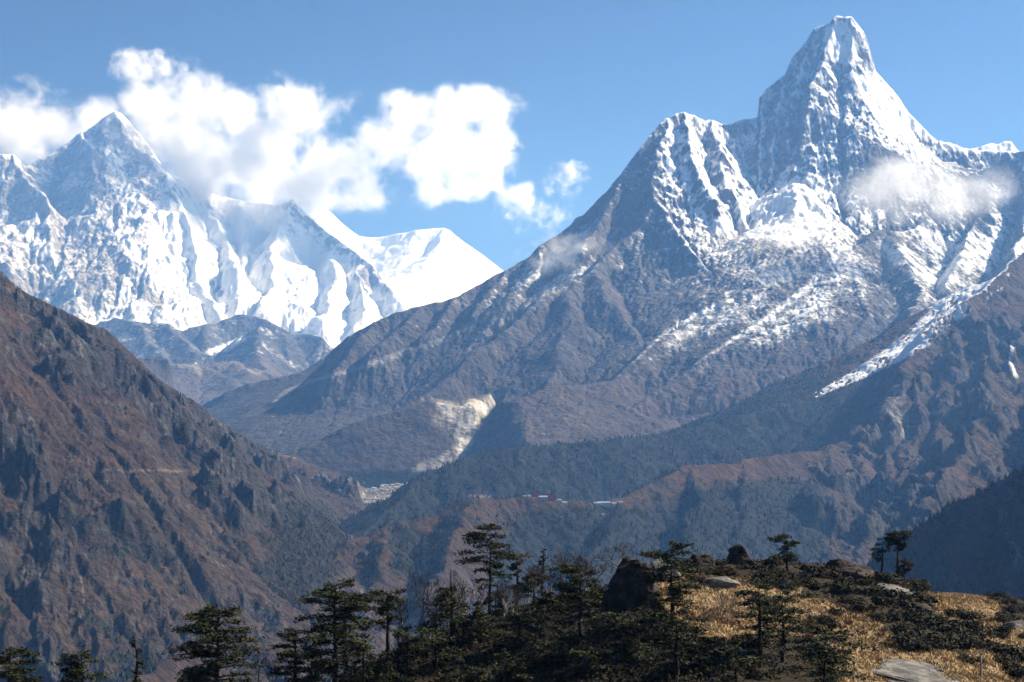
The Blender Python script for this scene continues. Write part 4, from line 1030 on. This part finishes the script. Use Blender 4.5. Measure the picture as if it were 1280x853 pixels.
def rock(loc, size, label, seed, mat=None, rotz=0.0, name="boulder", sharp=0.5, group=None, sub=5, tilt=(0, 0)):
    """weathered boulder cut by a few flat joints"""
    rng = np.random.default_rng(seed); import bmesh
    bm = bmesh.new(); bmesh.ops.create_icosphere(bm, subdivisions=sub, radius=1.0)
    co = np.array([v.co[:] for v in bm.verts])
    for k in range(9):
        nrm = rng.normal(size=3); nrm[2] = abs(nrm[2])*.8; nrm /= np.linalg.norm(nrm); dd = rng.uniform(.45, .85)
        e = np.maximum(co@nrm-dd, 0); co = co-e[:, None]*nrm*(0.6+0.4*sharp)
    f = co.astype(f32)
    nz = fbm(f[:, 0]+seed, f[:, 1]+f[:, 2]*1.7, 0.8, 5, seed)*0.22 + fbm(f[:, 2]*2.2+seed, f[:, 0]+f[:, 1], 0.35, 4, seed+1, ridged=True)*0.11
    co = co*(1+nz[:, None])*np.array(size)
    for v, c in zip(bm.verts, co): v.co = c
    me = bpy.data.meshes.new(name); bm.to_mesh(me); bm.free()
    me.polygons.foreach_set("use_smooth", np.ones(len(me.polygons), bool))
    me.materials.append(mat or M_ROCK_DARK)
    o = link(bpy.data.objects.new(name, me)); o.location = loc; o.rotation_euler = (tilt[0], tilt[1], rotz)
    return tag(o, label, "boulder", group)

# ------------------------------------------------------------------ what stands on the knoll
def px_fir(px, top, base, w_px, label, seed, Y=None, **kw):
    """a conifer by where its top and foot show; feet below the picture take their distance from Y"""
    if Y is None: loc = knoll_at(px, base)
    else: loc = knoll_col(px, Y)
    s = loc[1]/FPX
    h = (CY-top)*s - loc[2]
    return fir((loc[0], loc[1], loc[2]), h, w_px*s, label, seed, **kw)
px_fir(20, 813, 0, 82, "cropped conifer top rising in the bottom left corner", 301, Y=222, crown_from=.45)
px_fir(103, 819, 0, 66, "small rounded conifer top second from the bottom left corner", 302, Y=224, crown_from=.45)
px_fir(179, 795, 0, 44, "thin ragged conifer with a bare lower trunk, left of the broad lone conifer", 303, Y=228, crown_from=.30, dens=.55, shape='cone')
px_fir(272, 761, 0, 112, "broad lone conifer with a wide layered dome against the brown slope", 304, Y=224, crown_from=.38, dens=1.15)
px_fir(366, 786, 0, 72, "ragged dark conifer between the broad lone one and the tall double one", 305, Y=232, crown_from=.22, dens=.9)
px_fir(418, 732, 0, 104, "tall full conifer with spreading layers and close twin trunks", 306, Y=234, crown_from=.25, dens=1.2)
px_fir(432, 752, 0, 70, "shorter conifer pressed against the tall full one", 307, Y=238, crown_from=.3, dens=.8)
px_fir(485, 740, 0, 62, "flat topped conifer on a long bare trunk beside leafless birches", 308, Y=240, crown_from=.52, shape='flat')
px_fir(568, 712, 806, 84, "conifer with a dead spike top above a wide low skirt", 309, crown_from=.2, shape='cone', dead_top=.30, dens=1.2)
px_fir(611, 658, 768, 76, "tallest wind swept conifer with flags of branches reaching left", 310, crown_from=.30, shape='umbrella', side=-.45, dens=1.0, trunk_r=.24)
px_fir(646, 694, 742, 34, "small browned conifer just right of the tallest wind swept one", 311, crown_from=.55, brown=True, dens=.8, shape='flat')
px_fir(677, 688, 736, 22, "little thin conifer spire standing among leafless twigs", 312, crown_from=.3, shape='cone', dens=.8)
px_fir(727, 710, 800, 84, "wide flat topped conifer left of the big dark boulder", 313, crown_from=.42, shape='flat', dens=1.15)
px_fir(841, 683, 792, 88, "stout dark trunked conifer on the golden grass right of the big boulder", 314, crown_from=.30, dens=1.15, trunk_r=.36, side=.25)
px_fir(846, 764, 0, 74, "lower conifer below the stout one at the bottom edge", 315, Y=216, crown_from=.3)
px_fir(817, 742, 806, 44, "slim conifer in shade between the boulder and the stout conifer", 327, crown_from=.35, dens=.9)
px_fir(953, 728, 836, 70, "left one of the pair of conifers on the sunny grass", 316, crown_from=.25, dens=.9)
px_fir(978, 744, 828, 88, "right one of the pair of conifers on the sunny grass", 317, crown_from=.25, dens=1.1, shape='umbrella')
px_fir(1030, 790, 872, 122, "low spreading conifer at the bottom edge beside the grey rock slab", 318, crown_from=.15, dens=1.2)
px_fir(920, 812, 872, 80, "low conifer at the bottom edge under the pair on the grass", 328, crown_from=.2, dens=1.1)
px_fir(984, 670, 712, 46, "small dark windblown tree on the skyline between boulders and bushes", 319, crown_from=.30, side=.3, dens=1.1, shape='flat')
px_fir(1121, 667, 724, 38, "umbrella topped conifer on the skyline at the right", 320, crown_from=.62, shape='flat', dens=1.6)
px_fir(1103, 676, 721, 28, "thin see-through conifer close left of the umbrella topped one", 321, crown_from=.40, dens=.7)
px_fir(1131, 700, 726, 24, "small russet tree at the foot of the umbrella topped conifer", 322, crown_from=.25, brown=True, dens=1.3)
# the dark stand at the bottom, each one a tree
for i, (px, top, Y, w, lab) in enumerate([
    (600, 752, 246, 84, "dark conifer in the shady stand under the tallest wind swept one"),
    (648, 768, 240, 90, "dense dark conifer in the middle of the shady stand"),
    (688, 742, 250, 76, "dark conifer in the shady stand left of the wide flat topped one"),
    (760, 770, 240, 80, "dark conifer standing in front of the big boulder"),
    (712, 790, 232, 92, "low dense conifer at the bottom edge below the wide flat topped one"),
    (545, 790, 236, 74, "olive conifer at the bottom edge below the spike topped one"),
    (795, 800, 228, 84, "black shaded conifer at the bottom edge under the big boulder"),
    (880, 800, 222, 60, "small conifer in shade right of the lower stout conifer"),
    (630, 812, 226, 84, "lowest conifer of the shady stand, cut by the bottom edge"),
    (668, 722, 262, 52, "short conifer behind the shady stand near the thin spire"),
    (702, 728, 258, 60, "shadowed conifer between the thin spire and the wide flat topped one"),
    (745, 738, 256, 56, "dark conifer touching the left foot of the big boulder"),
    (620, 740, 254, 60, "dark conifer at the trunk of the tallest wind swept one"),
    (588, 776, 244, 66, "dark conifer right under the spike topped one"),
    (668, 800, 232, 80, "broad black conifer low in the middle of the shady stand"),
    (735, 812, 226, 80, "dark conifer at the bottom edge, left of the black shaded one"),
    (480, 815, 230, 70, "low olive conifer at the bottom edge by the flat topped one's foot"),
    (388, 812, 232, 60, "low dark conifer at the bottom edge by the twin trunked one"),
    (575, 820, 226, 76, "low spreading conifer at the bottom edge in the left of the stand"),
    (770, 745, 250, 44, "narrow dark conifer before the face of the big boulder"),
    (455, 800, 232, 62, "dark conifer filling the gap at the foot of the flat topped one"),
    (510, 786, 238, 56, "dark young conifer between the flat topped and spike topped ones")]):
    px_fir(px, top, 0, w, lab, 340+i, Y=Y, crown_from=.12, dens=1.1, shape='umbrella' if i % 2 else 'cone')

def px_bare(px, top, base, label, seed, Y=None, **kw):
    loc = knoll_at(px, base) if Y is None else knoll_col(px, Y)
    return bare_tree(loc, ((CY-top)*loc[1]/FPX-loc[2])*0.95, kw.pop('spread', .9), label, seed, **kw)
px_bare(779, 667, 712, "leafless domed tree on top of the big dark boulder", 361, spread=1.25, dome=True, stems=2)
px_bare(528, 712, 815, "tall leafless birch with pale stems left of the spike topped conifer", 362, stems=3, depth=5)
px_bare(655, 700, 756, "white barked leafless birch right of the tallest wind swept conifer", 363, stems=2)
px_bare(700, 684, 740, "brown leafless tree behind the shady stand", 364, stems=2)
px_bare(735, 690, 738, "leafless tree with grey twigs left of the domed one", 365, stems=2)
px_bare(628, 722, 775, "twiggy brown birch thicket beside the tallest conifer's trunk", 366, stems=4)
px_bare(502, 732, 830, "thin leafless birch beside the flat topped conifer", 367, stems=2, Y=243)
px_bare(905, 738, 775, "pale twiggy shrub alone on the golden grass", 368, stems=6, twig=M_TWIG_PALE, mat=M_TWIG_PALE, name="bare_shrub", depth=4, group="leafless shrubs on the grass")
px_bare(880, 752, 782, "lower pale twiggy shrub on the golden grass nearer the stout conifer", 369, stems=5, twig=M_TWIG_PALE, mat=M_TWIG_PALE, name="bare_shrub", depth=4, group="leafless shrubs on the grass")
px_bare(345, 800, 0, "grey leafless birch behind the ragged dark conifer", 370, Y=250, stems=2)
px_bare(212, 826, 0, "bare grey pole of a dead tree beside the broad lone conifer", 371, Y=240, spread=.35, depth=2, name="dead_tree", group=None)

for i, (px, top, base) in enumerate([(560, 728, 800), (590, 722, 785), (668, 700, 748), (714, 692, 742), (748, 696, 738), (690, 708, 752), (640, 730, 770)]):
    px_bare(px, top, base, "thin leafless birch in the brown thicket behind the shady stand", 380+i, stems=2+i % 2, spread=1.0)
# snapped-off trunk on the grass at the right
def snag():
    loc = knoll_at(1226, 848); s = loc[1]/FPX
    root = root_at("dead_tree", loc, "grey broken trunk with one side branch standing on the grass", "dead tree")
    t = Tris(); h = 36*s
    t.tube([(0, 0, -.4), (.03, 0, h*.4), (-.03, .02, h*.8), (-.06, 0, h)], [.19, .15, .13, .03], 7); t.build("trunk", M_BIRCH, root, True)
    t = Tris(); t.tube([(-.03, 0, h*.72), (.25, 0, h*.88), (.75, 0, h*1.12)], [.09, .07, .02], 5); t.build("branch", M_BIRCH, root, True)
snag()

# rocks
def px_rock(px, py, w, h, label, seed, depth=None, sink=.35, **kw):
    x, y, z = knoll_at(px, py); s = y/FPX
    return rock((x, y, z+h*s*(.5-sink)), (w*s*.62, (depth or w*.5)*s*.62, h*s*.75), label, seed, **kw)
px_rock(788, 760, 60, 60, "big dark boulder with a shaded left face in the middle of the knoll", 401, depth=44, sink=.15, sharp=.9)
px_rock(828, 722, 44, 26, "pale sunlit rock right of the big dark boulder", 402, mat=M_ROCK_GREY)
px_rock(879, 712, 34, 26, "rounded dark boulder on the skyline right of the stout conifer", 403)
px_rock(926, 706, 40, 26, "pointed sunlit boulder on the skyline", 404, sharp=1.0)
px_rock(897, 732, 42, 12, "low flat pale rock below the pointed boulder", 405, mat=M_ROCK_GREY)
px_rock(1066, 724, 48, 22, "dark ledge of rock in the bushes on the skyline", 406)
px_rock(1012, 716, 26, 16, "small dark rock beside the windblown skyline tree", 407)
px_rock(1100, 742, 62, 12, "long pale edged rock lying among the bushes", 408, mat=M_ROCK_GREY)
px_rock(1048, 712, 30, 14, "brown rock hump on the skyline above the dark ledge", 409)
px_rock(1268, 786, 26, 12, "grey rock among bushes at the right edge", 410, mat=M_ROCK_GREY)
px_rock(1150, 765, 34, 14, "dark rock half hidden by bushes right of the long rock", 411)
px_rock(755, 752, 24, 24, "smaller dark boulder leaning on the left of the big one", 412)
px_rock(690, 738, 20, 10, "pale rock showing through the shady stand", 413, mat=M_ROCK_GREY)
x, y, z = knoll_at(1140, 832)
rock((x+.5, y-3, z-1.05), (10.5, 15, 1.5), "long sloping slab of layered grey rock in the grass", 420, M_ROCK_GREY, rotz=rad(28), name="rock_slab", sharp=.7, tilt=(rad(9.5), rad(7)), sub=6)

# bushes: a few shapes, copied
def bushes():
    protos = {'juniper': [bush_mesh(500+k, 900, 0) for k in range(4)], 'russet': [bush_mesh(520+k, 600, 0, leaf=.17) for k in range(2)]}
    made = {}
    rng = np.random.default_rng(77)
    spots = []
    # dark evergreen masses on the right half
    for (x0, y0, x1, y1, n, lo, hi) in [(1010,708,1060,745,9,1.4,2.4),(1050,720,1110,765,14,1.4,2.6),(1100,735,1160,790,16,1.6,2.8),(1130,770,1215,812,20,1.7,3.0),(1010,760,1045,790,5,1.0,1.8),
                                        (930,702,985,735,12,1.3,2.2),(895,702,930,722,5,1.0,1.8),(1240,745,1290,770,9,1.1,2.0),(1248,768,1290,800,7,1.2,2.0),(1238,815,1285,850,8,1.6,2.6),(1190,800,1235,830,4,1.0,1.7),
                                        (860,800,960,850,14,1.2,2.2),(1100,720,1150,745,6,1.0,1.8),(960,715,1010,740,7,1.0,1.8)]:
        for k in range(n): spots.append(('juniper', rng.uniform(x0, x1), rng.uniform(y0, y1), rng.uniform(lo, hi)))
    for (x0, y0, x1, y1, n, lo, hi) in [(860,765,930,800,10,.5,1.0),(1050,765,1110,800,8,.6,1.0),(1130,715,1150,735,4,.9,1.4),(1200,750,1240,800,7,.5,1.0),(1020,700,1090,720,6,.7,1.1),(1230,790,1280,820,6,.7,1.2),(990,770,1040,800,6,.5,.9)]:
        for k in range(n): spots.append(('russet', rng.uniform(x0, x1), rng.uniform(y0, y1), rng.uniform(lo, hi)))
    for kind, px, py, r in spots:
        x, y, z = knoll_at(px, py); vi = int(rng.integers(len(protos[kind])))
        if (kind, vi) not in made:
            o = protos[kind][vi].build("juniper_bush" if kind == 'juniper' else "russet_bush", M_BUSH if kind == 'juniper' else M_BUSH_RED)
            made[(kind, vi)] = o
        else:
            o = made[(kind, vi)].copy(); COL.objects.link(o)
        o.location = (x, y, z-.05*r); o.rotation_euler = (0, 0, rng.uniform(0, 6.28)); o.scale = (r, r, r*rng.uniform(.7, 1.0))
        if kind == 'juniper': tag(o, "dark evergreen bush in the thickets on the sunny knoll", "bush", "dark evergreen bushes on the knoll")
        else: tag(o, "small russet leafed bush in the dry grass of the knoll", "bush", "russet bushes on the knoll")
bushes()

# low growth under the dark stand, and the dry grass
def undergrowth():
    rng = np.random.default_rng(88); t = Tris(); n = 0
    while n < 2600:
        px, py = rng.uniform(330, 880), rng.uniform(715, 900)
        edge = np.interp(px, [330, 420, 520, 600, 680, 760, 800, 860], [880, 845, 800, 776, 752, 735, 735, 790])
        if py < edge: continue
        x, y, z = knoll_at(px, py); n += 1
        r = rng.uniform(.5, 1.3); tint = rng.uniform(.5, 1.3)
        for k in range(14):
            d = rng.normal(size=3); d[2] = abs(d[2])
            d /= np.linalg.norm(d)
            t.leaf(np.array([x, y, z])+d*r*np.array([1, 1, .8]), rng.uniform(.22, .5), d+rng.normal(0, .5, 3), rng, tint*rng.uniform(.6, 1.4), .6)
    o = t.build("undergrowth", M_BUSH)
    tag(o, "tangle of dark low shrubs under the shady conifers", "undergrowth", kind='stuff')
undergrowth()
M_HEATH = simple_mat("heath_leaves", (0.030, 0.017, 0.010), (0.105, 0.058, 0.032), 0.25, attr_tint=True)
def heath():
    rng = np.random.default_rng(89); t = Tris()
    g = grass_area.ravel(); sel = np.nonzero((g < 0.5) & (KU.ravel() > 840) & (KU.ravel() < 1650) & (KGY.ravel() > 200) & (KGY.ravel() < 335))[0]
    for i in rng.choice(sel, 4600):
        x = KGX.ravel()[i]+rng.uniform(-.3, .3); y = KGY.ravel()[i]+rng.uniform(-.3, .3); z = KGZ.ravel()[i]
        r = rng.uniform(.25, .75); tint = rng.uniform(.5, 1.4)
        for k in range(11):
            d = rng.normal(size=3); d[2] = abs(d[2]); d /= np.linalg.norm(d)
            t.leaf(np.array([x, y, z])+d*r*np.array([1.2, 1.2, .8]), rng.uniform(.18, .42), d+rng.normal(0, .5, 3), rng, tint*rng.uniform(.6, 1.4), .6)
    tag(t.build("heath_undergrowth", M_HEATH), "low brown heath between the bushes of the sunny knoll", "undergrowth", kind='stuff')
heath()
M_GRASS = simple_mat("dry_grass_blades", (0.17, 0.105, 0.045), (0.48, 0.35, 0.19), 0.22, attr_tint=True)
def dry_grass():
    rng = np.random.default_rng(99); N = 60000
    sel = np.nonzero((grass_area.ravel() > 0.35) & (KGY.ravel() > 200) & (KGY.ravel() < 330))[0]
    dn = np.clip(0.75+1.3*fbm(KGX.ravel()[sel].astype(f32), (KGY.ravel()[sel]*1.8).astype(f32), 6.0, 4, 205), 0.02, 1)
    k = rng.choice(sel, N, p=dn/dn.sum())
    x = KGX.ravel()[k]+rng.uniform(-.3, .3, N); y = KGY.ravel()[k]+rng.uniform(-.25, .25, N)
    z = knoll_z(x, y); b = np.stack([x, y, z], -1)
    a = rng.uniform(0, 6.28, N); h = rng.uniform(.18, .5, N); w = rng.uniform(.05, .12, N)
    d = np.stack([np.cos(a)*w, np.sin(a)*w, np.zeros(N)-.03], -1)
    tip = b + np.stack([rng.normal(0, .5, N)*h-.2*h, rng.normal(0, .5, N)*h, h], -1)
    v = np.stack([b-d, b+d, tip], 1).reshape(-1, 3)
    o = mesh_from_arrays("dry_grass", v, np.arange(3*N).reshape(-1, 3), M_GRASS, False)
    add_attr(o, "tint", np.repeat(rng.uniform(.5, 1.35, N), 3))
    tag(o, "short dry golden grass on the sunny knoll", "grass", kind='stuff')
dry_grass()

# ------------------------------------------------------------------ woods on the far slopes
M_FOREST = simple_mat("forest_needles", (0.006, 0.010, 0.006), (0.020, 0.025, 0.014), 0.01, attr_tint=True)
def far_forest(mt, n, seed, name, label, hts, umin, umax, vmin, vmax, thr=.3, rel=0.23):
    rng = np.random.default_rng(seed)
    ok = (mt.wood > thr) & (mt.U > umin) & (mt.U < umax) & (mt.V > vmin) & (mt.V < vmax) & (mt.slope < 1.6)
    idx = np.nonzero(ok.ravel())[0]
    if len(idx) == 0: return
    dr = np.gradient(mt.rows); area = (mt.Y*dr[:, None]*mt.wood).ravel()[idx]
    k = rng.choice(idx, n, p=area/area.sum())
    Y = mt.Y.ravel()[k]+rng.uniform(-3, 3, n); X = mt.X.ravel()[k]+rng.uniform(-3, 3, n); Z = mt.sample(X, Y)
    h = rng.uniform(hts[0], hts[1], n)*rng.uniform(.75, 1.1, n); r = h*rel*rng.uniform(.75, 1.3, n); S = 6
    ang = np.linspace(0, 2*math.pi, S, endpoint=False)[None, :]+rng.uniform(0, 6, n)[:, None]
    V = np.zeros((n, 2*S+1, 3), f32)
    jit = rng.uniform(.6, 1.3, (n, S)); jit2 = rng.uniform(.5, 1.2, (n, S))
    V[:, :S, 0] = X[:, None]+np.cos(ang)*r[:, None]*jit; V[:, :S, 1] = Y[:, None]+np.sin(ang)*r[:, None]*jit; V[:, :S, 2] = (Z+h*.08)[:, None]+rng.uniform(0, .15, (n, S))*h[:, None]
    V[:, S:2*S, 0] = X[:, None]+np.cos(ang+.5)*r[:, None]*.55*jit2; V[:, S:2*S, 1] = Y[:, None]+np.sin(ang+.5)*r[:, None]*.55*jit2; V[:, S:2*S, 2] = (Z+h*.55)[:, None]+rng.uniform(-.1, .1, (n, S))*h[:, None]
    V[:, 2*S] = np.stack([X, Y, Z+h], -1)
    f = []
    for q in range(S):
        w = (q+1) % S
        f += [(q, w, S+w), (q, S+w, S+q), (S+q, S+w, 2*S)]
    F = (np.array(f)[None]+(np.arange(n)*(2*S+1))[:, None, None]).reshape(-1, 3)
    o = mesh_from_arrays(name, V.reshape(-1, 3), F, M_FOREST, False)
    add_attr(o, "tint", np.repeat(rng.uniform(.5, 1.5, n), 2*S+1))
    tag(o, label, "forest", kind='stuff')
far_forest(WOODED, 42000, 601, "forest", "far blue green wood covering the monastery spur and the shaded flank", (9, 17), -20, 1300, 400, 860)
far_forest(LEFT, 14000, 602, "forest", "scattered dark scrub and trees on the brown left hillside", (4, 9), -20, 520, 420, 860, rel=.42)
far_forest(SHOULDER, 9000, 603, "forest", "dark wood on the shaded shoulder at the right edge", (7, 13), 1000, 1320, 560, 860)

far_forest(PYR, 2500, 604, "forest", "dark wood along the gorge between the village and the pale scar", (9, 15), 420, 585, 586, 640)

# ------------------------------------------------------------------ monastery, lodges and village
M_WHITE = simple_mat("whitewash", (0.55, 0.53, 0.50), (0.72, 0.70, 0.67), 0.3)
M_RED = simple_mat("red_ochre_wall", (0.40, 0.07, 0.08), (0.52, 0.12, 0.12), 0.3)
M_ROOF_RED = simple_mat("dark_red_roof", (0.16, 0.05, 0.055), (0.22, 0.075, 0.075), 0.3)
M_ROOF_BLUE = simple_mat("blue_sheet_roof", (0.20, 0.27, 0.36), (0.32, 0.40, 0.50), 0.3, rough=.5)
M_ROOF_GREY = simple_mat("slate_roof", (0.20, 0.20, 0.21), (0.36, 0.36, 0.37), 0.3)
M_WINDOW = simple_mat("dark_window", (0.015, 0.016, 0.02), (0.03, 0.03, 0.035), 1.0, rough=.3)
M_GOLD = simple_mat("gilded_spire", (0.5, 0.36, 0.12), (0.65, 0.5, 0.2), 1.0, rough=.4)
M_STONE = simple_mat("field_stone", (0.28, 0.27, 0.26), (0.50, 0.48, 0.45), 0.3)
def prism(name, x0, x1, y0, y1, z0, z1, mat, parent, ridge=0.0):
    if ridge == 0:
        v = [(x, y, z) for x in (x0, x1) for y in (y0, y1) for z in (z0, z1)]
        f = [(0,1,3,2),(4,6,7,5),(0,4,5,1),(2,3,7,6),(0,2,6,4),(1,5,7,3)]
        return mesh_from_arrays(name, v, f, mat, False, parent)
    ym = (y0+y1)/2
    v = [(x0,y0,z0),(x1,y0,z0),(x1,y1,z0),(x0,y1,z0),(x0,ym,z0+ridge),(x1,ym,z0+ridge)]
    me = bpy.data.meshes.new(name); me.from_pydata(v, [], [(0,1,5,4),(2,3,4,5),(1,2,5),(3,0,4),(0,3,2,1)]); me.materials.append(mat)
    return link(bpy.data.objects.new(name, me), parent)
def house(mt, px, py, w_px, h_px, wall, roof, label, group, rows=1, name="lodge", cat="house", Y=None, spire=False, rz=0.0, flat=False):
    Y = Y or mt.visible_row(px, py) or 4700.0
    x = (px-CX)/FPX*Y; s = Y/FPX; w, h = w_px*s, h_px*s; d = min(w*.7, 9)
    z = float(mt.sample([x], [Y])[0])
    root = root_at(name, (x, Y, z), label, cat, group); root.rotation_euler = (0, 0, rz)
    hh = h*(.72 if not flat else .85)
    prism("wall", -w/2, w/2, -d/2, d/2, -6, hh, wall, root)
    if flat: prism("roof", -w/2-.6, w/2+.6, -d/2-.6, d/2+.6, hh, hh+h*.15, roof, root)
    else: prism("roof", -w/2-.5, w/2+.5, -d/2-.7, d/2+.7, hh, 0, roof, root, ridge=h*.34)
    nw = max(2, int(w/3.2))
    for r in range(rows):
        for k in range(nw):
            cx = -w/2+(k+.5)*w/nw; cz = hh*(r+.55)/rows
            prism("window", cx-.55, cx+.55, -d/2-.06, -d/2+.05, cz-.6, cz+.6, M_WINDOW, root)
    if spire:
        prism("lantern", -1.6, 1.6, -1.6, 1.6, h+1.2, h+3.0, M_RED, root)
        t = Tris(); t.tube([(0, 0, h+3.0), (0, 0, h+3.6), (0, 0, h+5.4)], [1.1, .5, .05], 6); t.build("spire", M_GOLD, root)
    return root
G1 = "buildings on the monastery spur"
YM = 4695.0
house(WOODED, 686.5, 618, 13, 8.0, M_RED, M_ROOF_RED, "dark red monastery hall with a gilded spire on the spur", G1, 2, "monastery_hall", "monastery", 4684.0, spire=True, flat=True)
house(WOODED, 671, 617.5, 8, 7.0, M_RED, M_ROOF_RED, "smaller red monastery block left of the hall with a spire", G1, 1, "monastery_hall", "monastery", 4682.0, flat=True)
house(WOODED, 679, 624, 11, 5.0, M_WHITE, M_ROOF_GREY, "white two storey lodge just below the red monastery hall", G1, 2, Y=4655)
house(WOODED, 699, 620, 5, 4.0, M_WHITE, M_ROOF_GREY, "white house right of the red monastery hall", G1, 1, Y=4686)
house(WOODED, 706, 620.5, 6, 3.2, M_WHITE, M_ROOF_BLUE, "low white house with blue roof right of the red monastery hall", G1, 1, Y=4690)
house(WOODED, 656, 624.5, 4, 2.6, M_STONE, M_ROOF_GREY, "small stone hut left of the white two storey lodge", G1, 1, Y=4660)
house(WOODED, 662, 624.5, 4.5, 2.6, M_WHITE, M_ROOF_GREY, "small white hut left of the white two storey lodge", G1, 1, Y=4665)
house(WOODED, 755, 620.5, 16, 4.2, M_WHITE, M_ROOF_BLUE, "long white lodge with a pale blue roof on the spur", G1, 1, Y=4735)
house(WOODED, 745, 622.5, 6, 3.2, M_WHITE, M_ROOF_GREY, "white hut at the left end of the long blue roofed lodge", G1, 1, Y=4725)
house(WOODED, 768, 621, 6, 3.2, M_STONE, M_ROOF_GREY, "stone house at the right end of the long blue roofed lodge", G1, 1, Y=4745)
house(WOODED, 776, 621, 5, 3.2, M_WHITE, M_ROOF_GREY, "last white house of the row under the line of flag poles", G1, 1, Y=4755)
house(WOODED, 754, 625.5, 4, 2.4, M_WHITE, M_ROOF_GREY, "small white shed below the long blue roofed lodge", G1, 1, Y=4700)
M_FLAG = simple_mat("white_flag_cloth", (0.75, 0.74, 0.72), (0.85, 0.84, 0.82), 0.5)
for i, (px, py) in enumerate([(762,617),(767,614),(774.7,611),(786,607),(788,606),(795,604),(805,600.5),(808,599.5)]):
    Y = float(np.interp(px, [750,775,800,830], [4770,4830,4930,4980])); x = (px-CX)/FPX*Y; z = float(WOODED.sample([x], [Y])[0])
    r = root_at("flag_pole", (x, Y, z), "tall white prayer flag on a pole along the crest of the spur", "flag pole", "prayer flags along the spur")
    t = Tris(); t.tube([(0,0,-1),(0,0,11)], [.12, .08], 5); t.build("pole", M_BARK, r)
    prism("flag", 0.1, 1.6, -.05, .05, 3.0, 10.5, M_FLAG, r)
rngv = np.random.default_rng(5); n_h = 0
while n_h < 34:
    Y = rngv.uniform(6950, 7620); px = rngv.uniform(456, 512)
    z = float(LEFT.sample([(px-CX)/FPX*Y], [Y])[0]); py = CY-z*FPX/Y
    if px > 520-(py-604)*1.1 or z < -40: continue
    n_h += 1
    house(LEFT, px, py, rngv.uniform(2.8, 4.6), rngv.uniform(1.8, 2.6), M_STONE if n_h % 3 == 0 else M_WHITE, M_ROOF_GREY if n_h % 3 else M_ROOF_BLUE, "tiny pale house in the terraced village on the valley shelf", "houses of the terraced village", 1, "village_house", "house", Y, rz=rngv.uniform(-.4, .4))
for px, py in ((391, 600), (398, 602), (404, 604), (412, 607), (436, 603), (425, 617)):
    Y = LEFT.visible_row(px, py)
    if Y: house(LEFT, px, py, rngv.uniform(2.4, 3.6), 2.2, M_WHITE, M_ROOF_GREY, "tiny white hut on the hillside left of the terraced village", "huts on the left hillside", 1, "village_house", "house", Y+4)
